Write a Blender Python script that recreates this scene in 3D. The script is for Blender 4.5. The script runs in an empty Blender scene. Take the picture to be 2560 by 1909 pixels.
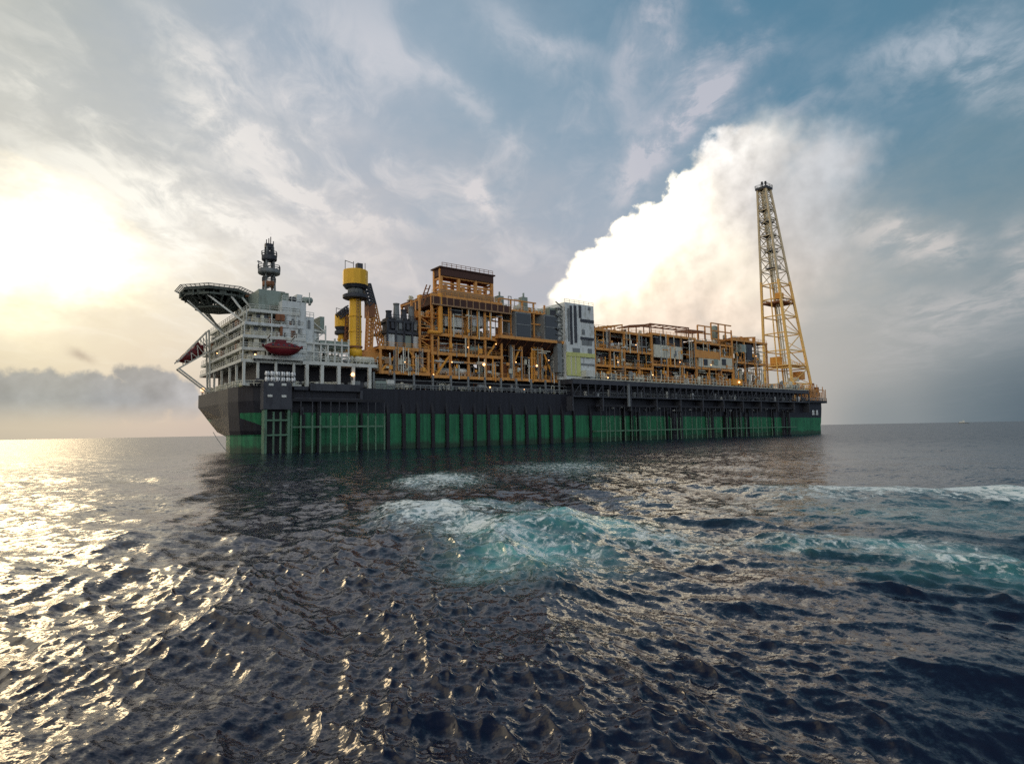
import bpy, bmesh, math, random
import numpy as np
from mathutils import Vector, Matrix

random.seed(7)
rng = np.random.default_rng(11)
scene = bpy.context.scene
C = scene.collection

# ------------------------------------------------------------------ camera
CAM_H = 4.5
FOCAL = 1525.0                                   # focal length in photo pixels (photo 2560 x 1909)
ROLL = math.atan(0.0184)
PITCH = math.atan(121.0 / FOCAL)
cp, sp = math.cos(PITCH), math.sin(PITCH)
cr, sr = math.cos(ROLL), math.sin(ROLL)
AX_F = np.array([0.0, cp, sp])
_r0 = np.array([1.0, 0.0, 0.0]); _u0 = np.cross(_r0, AX_F)
AX_R = _r0 * cr - _u0 * sr
AX_U = _u0 * cr + _r0 * sr
CAM = np.array([0.0, 0.0, CAM_H])
cd = bpy.data.cameras.new('camera')
cam = bpy.data.objects.new('camera', cd); C.objects.link(cam)
cd.sensor_fit = 'HORIZONTAL'; cd.sensor_width = 36.0
cd.lens = 36.0 * FOCAL / 2560.0
cd.clip_start = 0.2; cd.clip_end = 60000.0
M = Matrix.Identity(4)
for i in range(3):
    M[i][0] = AX_R[i]; M[i][1] = AX_U[i]; M[i][2] = -AX_F[i]; M[i][3] = CAM[i]
cam.matrix_world = M
scene.camera = cam

def ray(px, py):
    """world direction seen at a place of the photograph (survey helper)"""
    d = AX_F + AX_R * ((px - 1280.0) / FOCAL) - AX_U * ((py - 954.5) / FOCAL)
    return d / np.linalg.norm(d)

def ground(px, py):
    d = ray(px, py); t = -CAM_H / d[2]
    return np.array([d[0] * t, d[1] * t])

scene.view_settings.view_transform = 'Standard'
scene.view_settings.look = 'None'
scene.view_settings.exposure = 0.0
scene.view_settings.gamma = 1.0
scene.cycles.use_denoising = False
scene.cycles.max_bounces = 6
scene.cycles.sample_clamp_indirect = 6.0
scene.cycles.caustics_reflective = False
scene.cycles.caustics_refractive = False

# ------------------------------------------------------------------ sun
SUN_AZ, SUN_EL = math.radians(-41.0), math.radians(16.0)
sun_dir = Vector((math.sin(SUN_AZ) * math.cos(SUN_EL), math.cos(SUN_AZ) * math.cos(SUN_EL), math.sin(SUN_EL)))
sl = bpy.data.lights.new('sun', 'SUN'); sl.energy = 0.3; sl.angle = math.radians(12.0); sl.color = (1.0, 0.74, 0.42)
so = bpy.data.objects.new('sun', sl); C.objects.link(so)
so.rotation_euler = (-sun_dir).to_track_quat('-Z', 'Y').to_euler()
so.location = (-400, 400, 200)

# ------------------------------------------------------------------ sky
def lin(c):
    return tuple((x / 255 / 12.92) if x / 255 <= 0.04045 else ((x / 255 + 0.055) / 1.055) ** 2.4 for x in c)

world = bpy.data.worlds.new('World'); scene.world = world
world.use_nodes = True
world.cycles.sampling_method = 'NONE'
WT = world.node_tree
for n in list(WT.nodes): WT.nodes.remove(n)

class G:
    """tiny node-graph writer"""
    def __init__(self, tree): self.t = tree
    def put(self, sock, v):
        if isinstance(v, bpy.types.NodeSocket): self.t.links.new(v, sock)
        elif isinstance(v, (int, float, np.floating)):
            if hasattr(sock.default_value, '__len__'):
                k = len(sock.default_value)
                sock.default_value = [float(v)] * 3 + ([1.0] if k == 4 else [])
            else: sock.default_value = float(v)
        else:
            k = len(sock.default_value); v = [float(x) for x in v]
            sock.default_value = (v + [1.0])[:k] if k == 4 else v[:k]
    def m(self, op, a, b=None, c=None, clamp=False):
        n = self.t.nodes.new('ShaderNodeMath'); n.operation = op; n.use_clamp = clamp
        for i, v in enumerate((a, b, c)):
            if v is not None: self.put(n.inputs[i], v)
        return n.outputs[0]
    def v(self, op, a, b=None, c=None, s=None):
        n = self.t.nodes.new('ShaderNodeVectorMath'); n.operation = op
        for i, x in enumerate((a, b, c)):
            if x is not None: self.put(n.inputs[i], x)
        if s is not None: self.put(n.inputs['Scale'], s)
        return n.outputs['Value'] if op in ('DOT_PRODUCT', 'DISTANCE', 'LENGTH') else n.outputs[0]
    def noise(self, vec, scale, detail=5, rough=0.55, dist=0.0, col=False):
        n = self.t.nodes.new('ShaderNodeTexNoise')
        self.put(n.inputs['Vector'], vec); self.put(n.inputs['Scale'], scale)
        n.inputs['Detail'].default_value = detail; n.inputs['Roughness'].default_value = rough
        n.inputs['Distortion'].default_value = dist
        return n.outputs['Color'] if col else n.outputs['Fac']
    def ss(self, x, lo, hi, a=0.0, b=1.0):
        n = self.t.nodes.new('ShaderNodeMapRange'); n.interpolation_type = 'SMOOTHSTEP'
        self.put(n.inputs['Value'], x); self.put(n.inputs['From Min'], lo); self.put(n.inputs['From Max'], hi)
        self.put(n.inputs['To Min'], a); self.put(n.inputs['To Max'], b)
        return n.outputs[0]
    def mix(self, f, a, b):
        return self.v('ADD', a, self.v('SCALE', self.v('SUBTRACT', b, a), s=f))
    def comb(self, x, y, z):
        n = self.t.nodes.new('ShaderNodeCombineXYZ')
        for i, q in enumerate((x, y, z)): self.put(n.inputs[i], q)
        return n.outputs[0]
    def sep(self, v):
        n = self.t.nodes.new('ShaderNodeSeparateXYZ'); self.put(n.inputs[0], v)
        return n.outputs

g = G(WT)
tc = WT.nodes.new('ShaderNodeTexCoord')
D = g.v('ADD', tc.outputs['Generated'], (0, 0, 0))
Dx, Dy, Dz = g.sep(D)

def palette(points, coord, floor):
    """smoothly blended colours of named sky directions"""
    acc = tuple(x * 1e-6 for x in lin(floor)); ws = 1e-6
    for (d, col, mul, s, *wt) in points:
        wt = wt[0] if wt else 1.0
        q = g.v('SUBTRACT', coord, d)
        q = g.v('DOT_PRODUCT', q, q)
        w = g.m('POWER', math.exp(-1.0 / (s * s)), q) if s > .115 else g.m('POWER', math.exp(-60.0), g.m('MULTIPLY', q, 1 / (60 * s * s)))
        c = tuple(x * mul * wt for x in lin(col))
        acc = g.v('ADD', g.v('SCALE', c, s=w), acc)
        ws = g.m('MULTIPLY_ADD', w, wt, ws)
    return g.v('SCALE', acc, s=g.m('DIVIDE', 1.0, ws))

def P(px, py, col, mul=1.0, s=0.15, wt=1.0): return (tuple(ray(px, py)), col, mul, s, wt)
def W(az, el, col, mul=1.0, s=0.4):
    a, e = math.radians(az), math.radians(el)
    return ((math.sin(a) * math.cos(e), math.cos(a) * math.cos(e), math.sin(e)), col, mul, s)

BASE = [
    P(0, 0, (148, 160, 162)), P(330, 60, (166, 178, 187)), P(700, 80, (158, 175, 192)), P(1100, 60, (150, 172, 190)),
    P(1350, 150, (128, 155, 175)), P(1650, 60, (92, 136, 162)), P(1950, 150, (88, 132, 158)), P(2250, 100, (82, 124, 150)),
    P(2520, 120, (96, 134, 154)), P(2300, 330, (96, 138, 162)), P(2540, 450, (104, 138, 152)), P(2050, 280, (96, 140, 166)),
    P(60, 260, (204, 206, 198)), P(330, 330, (192, 194, 194)), P(620, 250, (168, 180, 194)), P(900, 330, (172, 182, 196)),
    P(1200, 330, (150, 172, 188)), P(1480, 330, (138, 165, 185)), P(1250, 560, (172, 180, 192)), P(1500, 520, (170, 180, 194)),
    P(60, 460, (222, 217, 204)), P(330, 480, (208, 206, 198)), P(600, 480, (190, 194, 200)), P(900, 560, (192, 195, 203)),
    P(1050, 700, (196, 193, 195)), P(1300, 720, (200, 194, 196)),
    P(40, 620, (255, 234, 188), 7.5, .056), P(230, 645, (255, 236, 194), 5.0, .05), P(370, 650, (252, 244, 228), 1.4, .07), P(60, 730, (255, 244, 212), 1.5, .05), P(500, 640, (240, 232, 222), 1.0, .1), P(720, 680, (226, 219, 210), 1, .12),
    P(60, 800, (252, 240, 204), 1.1, .1), P(300, 800, (250, 238, 208), 1.05, .1), P(500, 780, (240, 226, 204), 1, .1), P(900, 780, (216, 205, 198)),
    P(60, 930, (246, 228, 190), 1, .09), P(350, 900, (240, 220, 190), 1, .08), P(-60, 1050, (186, 176, 160), 1, .09), P(30, 1050, (186, 178, 164), 1, .09), P(300, 1060, (198, 182, 170), 1, .08),
    P(520, 1050, (206, 188, 176), 1, .08),
    P(2000, 700, (208, 202, 194)), P(2100, 850, (202, 194, 182)), P(2150, 980, (176, 172, 168), 1, .09), P(2300, 700, (160, 170, 174)), P(2540, 700, (126, 146, 154)),
    P(2350, 860, (164, 164, 164)), P(2550, 860, (140, 148, 154)), P(2200, 1035, (112, 128, 136), 1, .045, 3), P(2400, 1015, (92, 111, 122), 1, .055, 4), P(2580, 1000, (80, 100, 113), 1, .06, 4),
    P(2650, 1040, (74, 92, 106), 1, .06, 4),
    W(-45, 52, (255, 238, 205), 1.6, .18), W(-62, 30, (255, 236, 200), 3.0, .18), W(-22, 58, (170, 172, 172), 1.0, .2), W(0, 55, (92, 118, 142), 1.0, .25), W(30, 55, (70, 105, 132), 1.0, .25), W(0, 85, (62, 88, 120), 1.0, .4),  # out-of-view sky: left brightened, middle darkened, shaped for the water's reflections
    W(-60, 18, (240, 226, 200), 1.5, .2), W(-75, 40, (190, 190, 185), 1.0, .35), W(70, 15, (110, 132, 150), 1.0, .35), W(75, 45, (70, 105, 135), 1, .35),
    W(120, 20, (150, 162, 176), 1.9, .5), W(180, 25, (190, 188, 186), 2.7, .5), W(-120, 20, (200, 190, 178), 2.0, .5), W(180, 60, (130, 145, 165), 1.6, .5),  # sky behind the view, brightened to light the ship's near side
    W(0, -30, (24, 30, 44), 1, .35), W(180, -30, (24, 30, 44), 1, .5), W(90, -40, (24, 30, 44), 1, .5), W(-90, -40, (30, 34, 44), 1, .5),
]
Dp = g.v('ADD', D, g.v('SCALE', g.v('SUBTRACT', g.noise(g.v('MULTIPLY', D, (1, 1, 1.8)), 5.5, 5, .62, col=True), 0.5), s=0.25))
Dp = g.v('MULTIPLY_ADD', g.v('SUBTRACT', Dp, D), g.v('SCALE', (1, 1, 1), s=g.ss(Dz, 0.05, 0.2)), D)
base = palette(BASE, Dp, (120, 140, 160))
# clear-sky layer underneath the haze and cloud colours
st = WT.nodes.new('ShaderNodeTexSky'); st.sky_type = 'NISHITA'; st.sun_disc = False
st.sun_elevation = SUN_EL; st.sun_rotation = SUN_AZ; st.altitude = 5; st.air_density = 1.0; st.dust_density = 2.0; st.ozone_density = 1.0
base = g.v('ADD', g.v('SCALE', base, s=0.97), g.v('SCALE', st.outputs[0], s=0.0007))

# high thin cloud drawn out along the wind, on a flat layer overhead
zz = g.m('ADD', g.m('MAXIMUM', Dz, 0.0), 0.16)
lx = g.m('DIVIDE', Dx, zz); ly = g.m('DIVIDE', Dy, zz)
cw = g.comb(g.m('MULTIPLY', lx, 1.7), g.m('MULTIPLY', ly, 1.0), 0.3)
wob = g.v('SCALE', g.v('SUBTRACT', g.noise(cw, 1.7, 3, .5, col=True), 0.5), s=0.85)
cwd = g.v('ADD', cw, wob)
cir = g.noise(cwd, 2.3, 9, 0.60)
fine = g.noise(g.v('ADD', g.comb(g.m('MULTIPLY', lx, 3.4), g.m('MULTIPLY', ly, 2.4), 3.0), wob), 2.6, 8, 0.62)

def tang(px, py, ang):
    """two tangent directions at a sky place, turned by ang (deg, up-right positive)"""
    c = ray(px, py); r = AX_R - c * AX_R.dot(c); r /= np.linalg.norm(r)
    u = np.cross(r, c); u = u if u[2] > 0 else -u
    a = math.radians(ang)
    return c, r * math.cos(a) + u * math.sin(a), u * math.cos(a) - r * math.sin(a)
def blob(px, py, la, lb, ang, coord):
    c, e1, e2 = tang(px, py, ang)
    d = g.v('SUBTRACT', coord, tuple(c))
    k1 = tuple(e1 / (la / FOCAL)); k2 = tuple(e2 / (lb / FOCAL))
    a = g.v('DOT_PRODUCT', d, k1); b = g.v('DOT_PRODUCT', d, k2)
    return g.m('POWER', math.exp(-1.0), g.m('MULTIPLY_ADD', a, a, g.m('MULTIPLY', b, b)))

Dw = g.v('ADD', D, g.v('SCALE', g.v('SUBTRACT', g.noise(D, 11, 6, .62, col=True), 0.5), s=0.085))
STREAK = [(495, 180, 85, 26, -32, .75), (555, 310, 100, 34, -32, .85), (705, 370, 80, 30, -25, .6), (730, 480, 170, 36, -28, .9), (930, 545, 130, 26, -18, .6),
          (1205, 488, 75, 32, -32, .85), (760, 270, 130, 45, -25, .4), (1150, 235, 110, 26, -35, .45), (1290, 90, 120, 40, -40, .45), (1400, 130, 90, 25, -8, .35),
          (410, 60, 50, 28, -45, .5), (150, 240, 45, 35, -40, .5), (60, 195, 50, 40, -30, .5), (450, 520, 240, 40, -20, .55), (560, 650, 300, 30, -8, .45),
          (620, 560, 160, 26, -25, .5), (780, 600, 220, 22, -16, .4),
          (1700, 150, 110, 42, -40, .55), (1620, 80, 130, 40, 62, .5), (1780, 130, 130, 22, 5, .3), (1745, 260, 120, 28, 42, .75), (1650, 350, 120, 36, 48, .65), (1590, 420, 90, 60, 60, .5),
          (2380, 60, 150, 34, 28, .5), (2440, 130, 150, 40, 10, .45), (2500, 200, 130, 34, -20, .35), (1830, 20, 40, 20, -50, .5),
          (2270, 615, 75, 38, 0, .75), (2180, 575, 110, 22, -10, .4), (2400, 800, 150, 50, 30, .3), (2550, 660, 40, 70, 0, .45), (2330, 780, 90, 45, 0, .25), (1930, 260, 150, 18, 8, .3)]
hand = 0.0
for (x, y, la, lb, an, s_) in STREAK:
    hand = g.m('MULTIPLY_ADD', blob(x, y, la, lb, an, Dw), s_, hand)
soft = g.ss(cir, 0.46, 0.72)
field = 0.0
for (x, y, la, lb, an, s_) in [(250, 250, 520, 330, -20, .60), (800, 300, 520, 300, -20, .60), (1150, 120, 380, 220, -20, .45), (1600, 250, 300, 300, 0, .22), (2400, 150, 260, 160, 0, .2), (900, 640, 600, 160, -8, .35), (2300, 760, 400, 130, 0, .25)]:
    field = g.m('MULTIPLY_ADD', blob(x, y, la, lb, an, D), s_, field)
dens = g.m('ADD', g.m('MULTIPLY', soft, field), g.m('MULTIPLY', hand, g.ss(fine, 0.36, 0.62, 0.25, 1.45)))
dens = g.m('MINIMUM', dens, 0.95)
CIRC = [P(100, 300, (226, 224, 214)), P(300, 600, (255, 250, 236), 1.3), P(700, 450, (240, 234, 228)), P(900, 250, (212, 212, 218)), P(1250, 480, (226, 220, 220)), P(1250, 100, (196, 202, 212)),
        P(1700, 200, (196, 196, 206)), P(2400, 100, (168, 182, 196)), P(2300, 620, (214, 208, 202)), P(2500, 850, (176, 176, 180)), P(1000, 650, (222, 214, 210)), W(0, 60, (130, 150, 170), 1, .4), W(180, 40, (200, 205, 210), 1, .9)]
sky = g.mix(dens, base, palette(CIRC, D, (200, 200, 205)))

# towering cumulus
w1 = g.v('SCALE', g.v('SUBTRACT', g.noise(D, 14, 2, .5, col=True), 0.5), s=0.06)
w2 = g.v('SCALE', g.v('SUBTRACT', g.noise(D, 48, 4, .55, col=True), 0.5), s=0.034)
Dc = g.v('ADD', g.v('ADD', D, w1), w2)
def heap(circles, coord):
    d = -1.0
    for (x, y, r) in circles:
        d = g.m('MAXIMUM', d, g.m('SUBTRACT', r / FOCAL, g.v('DISTANCE', coord, tuple(ray(x, y)))))
    return d
CUM = [(1420, 740, 50), (1462, 700, 52), (1500, 672, 56), (1545, 640, 62), (1592, 600, 62), (1650, 560, 62), (1706, 505, 66), (1712, 468, 54), (1770, 420, 58), (1775, 372, 44), (1808, 356, 46), (1852, 352, 46), (1895, 366, 46),
       (1915, 410, 46), (1830, 450, 90), (1640, 660, 110), (1560, 740, 110), (1720, 700, 150), (1790, 600, 130), (1800, 520, 110), (1450, 800, 70), (1650, 800, 130)]
SOFT = [(1900, 420, 120), (2060, 420, 112), (2100, 385, 70), (1990, 380, 70), (2000, 500, 125), (1950, 620, 150), (1880, 740, 150), (1620, 830, 170), (1400, 830, 80), (2040, 640, 90)]
dS = heap(CUM, Dc); dT = heap(SOFT, Dc)
mS = g.m('MULTIPLY', g.ss(dS, -0.001, g.ss(g.v('DOT_PRODUCT', D, tuple(AX_R)), 0.30, 0.43, 0.016, 0.085)), g.ss(Dz, 0.10, 0.24))
mT = g.m('MULTIPLY', g.ss(dT, -0.015, 0.055, 0.0, 0.92), g.ss(Dz, 0.06, 0.16))
HEAP = [P(1430, 720, (255, 248, 226), 1.6, .06), P(1560, 620, (255, 238, 204), 4.2, .055), P(1680, 510, (255, 240, 208), 4.2, .045), P(1490, 670, (255, 238, 204), 3.2, .04), P(1800, 370, (250, 248, 246), 1.0, .05), P(1905, 380, (246, 240, 230), 0.97, .05), P(1800, 430, (248, 242, 234), 1.0, .05), P(1860, 500, (230, 224, 220), 1, .05),
        P(1950, 560, (214, 208, 203), 1, .06), P(1690, 640, (248, 236, 218), 1.05, .06), P(1750, 545, (240, 233, 225), 1, .045), P(1815, 610, (255, 247, 228), 1.25, .04), P(1600, 740, (247, 230, 208), 1.08, .06), P(1840, 740, (244, 226, 206), 1.1, .08), P(1420, 800, (248, 232, 210), 1, .07), P(1650, 850, (236, 214, 196), 1, .08),
        P(2080, 420, (206, 208, 212), 1, .06), P(2060, 530, (184, 191, 197), 1, .06), P(2000, 660, (198, 193, 188), 1, .07), P(1970, 440, (208, 208, 210), 1, .05)]
hc = palette(HEAP, D, (225, 215, 205))
light_off = tuple(0.022 * x for x in (ray(600, 300) - ray(1700, 600)))
n1 = g.noise(D, 17, 5, .5); n2 = g.noise(g.v('ADD', D, light_off), 17, 5, .5)
rel = g.m('MULTIPLY', g.m('SUBTRACT', n1, n2), 2.3)
rel = g.m('ADD', 1.0, g.m('MULTIPLY', rel, g.ss(dS, 0.0, 0.05, 1.0, 0.5)))
hc2 = g.v('SCALE', hc, s=g.m('MAXIMUM', rel, 0.55))
sky = g.mix(mT, sky, g.v('SCALE', hc, s=g.m('ADD', 1.0, g.m('MULTIPLY', g.m('SUBTRACT', n1, n2), 0.8))))
# the nearer sunlit billow in front of the tower
bil = g.m('MULTIPLY', g.ss(heap([(1790, 600, 42), (1830, 650, 62), (1870, 700, 70), (1800, 690, 60)], Dc), -0.002, 0.05), 0.55)
sky = g.mix(mS, sky, hc2)
sky = g.mix(bil, sky, tuple(x * 1.05 for x in lin((255, 244, 222))))

# low cloud bank over the left horizon
LOW = [(20, 985, 48), (60, 965, 40), (120, 985, 52), (180, 985, 46), (230, 985, 48), (280, 995, 48), (305, 935, 24), (335, 948, 32), (380, 950, 36), (410, 972, 44), (450, 990, 46), (360, 1000, 60), (130, 1025, 62), (30, 1035, 60), (250, 1025, 52), (460, 1020, 36)]
w3 = g.v('SCALE', g.v('SUBTRACT', g.noise(D, 42, 5, .6, col=True), 0.5), s=0.030)
dL = heap(LOW, g.v('ADD', D, w3))
mL = g.m('MULTIPLY', g.ss(dL, -0.002, 0.009), g.ss(Dz, 0.012, 0.055, 0.0, 0.85))
lowc = palette([P(100, 960, (166, 164, 158), 1, .04), P(330, 940, (160, 158, 154), 1, .04), P(100, 1020, (150, 158, 160), 1, .04), P(320, 1020, (150, 158, 166), 1, .04), P(440, 990, (172, 172, 174), 1, .04)], D, (165, 168, 168))
sky = g.mix(mL, sky, g.v('SCALE', lowc, s=g.m('ADD', 1.0, g.m('MULTIPLY', g.m('SUBTRACT', n1, n2), 1.2))))
puff = g.m('MULTIPLY', blob(203, 889, 22, 9, -30, g.v('ADD', D, g.v('SCALE', w3, s=0.4))), 0.6)
sky = g.mix(puff, sky, lin((176, 158, 142)))
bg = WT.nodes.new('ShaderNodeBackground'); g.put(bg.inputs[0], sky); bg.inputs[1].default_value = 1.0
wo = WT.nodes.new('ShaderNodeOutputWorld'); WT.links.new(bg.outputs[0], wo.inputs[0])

# ------------------------------------------------------------------ helpers
def srgb(r, g_, b): return lin((r, g_, b))
def tag(o, label=None, cat=None, group=None, kind=None):
    for k, v in (('label', label), ('category', cat), ('group', group), ('kind', kind)):
        if v: o[k] = v
    return o

# ------------------------------------------------------------------ sea
def water_material():
    m = bpy.data.materials.new('sea_water'); m.use_nodes = True
    t = m.node_tree; q = G(t)
    bs = t.nodes['Principled BSDF']
    geo = t.nodes.new('ShaderNodeNewGeometry'); pos = geo.outputs['Position']; nrm = geo.outputs['Normal']
    dist = q.v('LENGTH', pos)
    # small ripples below the size of the modelled waves: slopes of fine noise
    def slopes(scale, amt, det=2):
        c = q.noise(q.v('MULTIPLY', pos, (1.0, 1.0, 0.6)), scale, det, .6, col=True)
        return q.v('SCALE', q.v('SUBTRACT', c, 0.5), s=amt)
    near = q.m('SUBTRACT', 1.0, q.ss(dist, 8.0, 60.0))
    sl_ = q.v('ADD', q.v('ADD', slopes(8.0, 0.42, 3), slopes(21.0, q.ss(dist, 10.0, 30.0, 0.40, 0.0), 3)), slopes(1.6, q.ss(dist, 10.0, 40.0, 0.10, 0.62)))
    sl_ = q.v('ADD', sl_, slopes(0.45, q.ss(dist, 40.0, 200.0, 0.0, 0.8)))
    sl_ = q.v('MULTIPLY', sl_, (1, 1, 0))
    n2_ = q.v('NORMALIZE', q.v('ADD', nrm, sl_))
    at = t.nodes.new('ShaderNodeAttribute'); at.attribute_name = 'foam'
    aa = t.nodes.new('ShaderNodeAttribute'); aa.attribute_name = 'aerated'
    foam = at.outputs['Fac']; aer = aa.outputs['Fac']
    sp_ = q.v('MULTIPLY', pos, (1.0, 0.55, 1.0))
    fn = q.noise(q.v('ADD', sp_, q.v('SCALE', q.noise(sp_, .8, 3, .5, col=True), s=1.6)), 2.6, 8, .70)
    fn = q.m('MULTIPLY_ADD', fn, 2.1, -0.55)
    lace = q.ss(q.m('ADD', q.m('MULTIPLY', foam, 0.50), fn), 0.62, 1.02)
    lace = q.m('MULTIPLY', lace, q.ss(foam, 0.02, 0.22))
    an = q.noise(pos, 0.7, 5, .6)
    aeri = q.m('MULTIPLY', aer, q.ss(an, 0.30, 0.62, 0.45, 1.0))
    col = q.mix(aeri, srgb(15, 21, 40), srgb(84, 154, 152))
    col = q.mix(lace, col, srgb(222, 230, 226))
    q.put(bs.inputs['Base Color'], col)
    q.put(bs.inputs['Roughness'], q.m('MINIMUM', q.m('ADD', q.m('MULTIPLY', lace, 0.55), q.ss(dist, 20.0, 220.0, 0.11, 0.26)), 0.7))
    bs.inputs['IOR'].default_value = 1.333
    q.put(bs.inputs['Specular IOR Level'], q.m('SUBTRACT', 0.55, q.m('MULTIPLY', lace, 0.35)))
    q.put(bs.inputs['Normal'], n2_)
    return m

def build_sea():
    # rings: even steps of depression angle seen from a boat deck at the middle, then out to the horizon
    dep = np.arange(0.62, 0.010, -0.00155)
    r = CAM_H / np.tan(dep)
    far = np.geomspace(r[-1] * 1.03, 26000, 46)
    rad = np.concatenate([[0.6, 2.5, 4.5], r, far])
    th = np.concatenate([np.radians(np.linspace(-180, -52, 40)), np.radians(np.linspace(-51, 51, 960)), np.radians(np.linspace(52, 180, 40))])
    nr, nt = len(rad), len(th)
    R_, T_ = np.meshgrid(rad, th, indexing='ij')
    x = R_ * np.sin(T_); y = R_ * np.cos(T_)
    z = np.zeros_like(x); dx = np.zeros_like(x); dy = np.zeros_like(x)
    step = np.gradient(rad)[:, None] * np.ones_like(x)
    lat = R_ * np.abs(np.gradient(th))[None, :]
    samp = np.maximum(step * 0.55, lat)
    gust = 1.0 + .28 * np.sin(x * .31 + 1.1 * np.sin(y * .17)) * np.sin(y * .23 + 1.7 * np.sin(x * .11)) + .22 * np.sin(x * .9 + y * .37 + 2 * np.sin(y * .29)) + .15 * np.sin(y * .8 - x * .5)
    gust = gust * (1 - .45 * np.exp(-((x - 9) / 5.0) ** 2 - ((y - 14) / 7.0) ** 2))
    lam = np.geomspace(0.16, 38.0, 215)
    for L in lam:
        a = rng.normal(math.radians(-118), math.radians(38))       # wind sea running down from the upper right
        kx, ky = math.sin(a), math.cos(a); k = 2 * math.pi / L
        amp = 0.0062 * L * (1.55 if L < .7 else .9 if L < 1.6 else (1.6 / L) ** 0.55 if L < 6 else .483 * (6 / L) ** 0.85) * rng.uniform(0.5, 1.4)
        f = np.clip((L / samp - 2.2) / 2.5, 0, 1) * amp
        ph = k * (kx * x + ky * y) + rng.uniform(0, 2 * math.pi)
        if L < 1.8: f = f * gust
        z += f * np.sin(ph); c = f * np.cos(ph) * 1.0
        dx += c * kx; dy += c * ky
    # gusty patches: rougher and smoother water
    calm = 0.82 + 0.22 * np.sin(x * 0.09 + 1.3) * np.sin(y * 0.045 + 0.4) + 0.12 * np.sin(x * 0.21 - y * 0.13)
    z *= calm; dx *= calm; dy *= calm
    foam = np.zeros_like(x); aer = np.zeros_like(x)
    def place(px, py): return ground(px, py)
    for (px, py, hw, hh, h, f_, a_) in WASH:
        c = ground(px, py); rr = np.linalg.norm(c); e = c / rr
        wx = hw * rr / FOCAL
        wy = max(.6, .5 * (np.linalg.norm(ground(px, py - hh)) - np.linalg.norm(ground(px, py + hh))))
        v = (x - c[0]) * e[0] + (y - c[1]) * e[1]; u = (x - c[0]) * e[1] - (y - c[1]) * e[0]
        gq = np.exp(-(u / wx) ** 2 - (v / wy) ** 2)
        z += h * gq; foam = np.maximum(foam, f_ * gq); aer = np.maximum(aer, a_ * gq)
    x2 = x + dx; y2 = y + dy
    co = np.stack([x2, y2, z], -1).reshape(-1, 3).astype(np.float32)
    idx = np.arange(nr * nt).reshape(nr, nt)
    q = np.stack([idx[:-1, :-1], idx[:-1, 1:], idx[1:, 1:], idx[1:, :-1]], -1).reshape(-1, 4)[:, ::-1]
    foam = foam.reshape(-1).astype(np.float32); aer = aer.reshape(-1).astype(np.float32)
    mat = water_material()
    ff = np.maximum(foam, aer * 0.8)[q].max(1)
    def put(name, faces):
        used, inv = np.unique(faces, return_inverse=True)
        me = bpy.data.meshes.new(name)
        me.vertices.add(len(used)); me.vertices.foreach_set('co', co[used].ravel())
        nf = len(faces)
        me.loops.add(nf * 4); me.loops.foreach_set('vertex_index', inv.reshape(-1).astype(np.int32))
        me.polygons.add(nf); me.polygons.foreach_set('loop_start', np.arange(0, nf * 4, 4, dtype=np.int32))
        me.polygons.foreach_set('use_smooth', np.ones(nf, dtype=bool))
        me.update(calc_edges=True)
        for nm, ar in (('foam', foam), ('aerated', aer)):
            at = me.attributes.new(nm, 'FLOAT', 'POINT'); at.data.foreach_set('value', ar[used])
        me.materials.append(mat)
        o = bpy.data.objects.new(name, me); C.objects.link(o)
        return o
    tag(put('sea', q[ff <= 0.25]), 'dark navy open sea with wind chop and glints of evening light', 'sea', kind='structure')
    tag(put('wake_foam', q[ff > 0.25]), 'turquoise and white churned wash foaming on the dark sea', 'foam', kind='stuff')

# wash: photo place of each patch, half widths (m) across / along, turn, height (m), foam, aerated water
WASH = [
    (1090, 1285, 130, 26, .4, .95, .6), (1010, 1272, 60, 16, .15, 1.0, .5), (1180, 1320, 90, 25, .15, .85, .9), (1260, 1340, 110, 34, .45, .6, 1.1), (1330, 1375, 170, 45, .05, .5, 1.1),
    (1400, 1310, 130, 22, .65, .5, 1.1), (1500, 1322, 130, 20, .45, .35, 1.1), (1620, 1340, 120, 18, .1, .62, .5), (1700, 1350, 120, 22, 0, .4, .3), (1230, 1410, 110, 30, 0, .3, .8),
    (1110, 1200, 90, 20, .5, .8, .7), (1040, 1208, 50, 14, .2, .7, .6), (1200, 1268, 110, 12, .15, .55, .8), (1400, 1170, 150, 16, .2, .45, .4), (1600, 1256, 130, 8, .1, .35, .1),  # last patch: cream cloud reflection on the water, put in as faint foam
    (2200, 1238, 260, 9, .3, .8, .5), (2420, 1243, 200, 11, .35, .95, .6), (2560, 1255, 90, 12, .3, .9, .6), (2040, 1245, 120, 8, .15, .5, .3), (2300, 1285, 400, 40, 0, .16, .35),
    (2120, 1358, 150, 15, .1, .5, .7), (2260, 1376, 170, 16, .1, .5, .75), (2400, 1398, 190, 20, .1, .42, .75), (2540, 1425, 140, 26, .05, .35, .75), (2000, 1368, 140, 14, 0, .32, .45), (2350, 1440, 240, 24, 0, .1, .4), (1830, 1350, 130, 14, 0, .32, .3),
]
build_sea()

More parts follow.
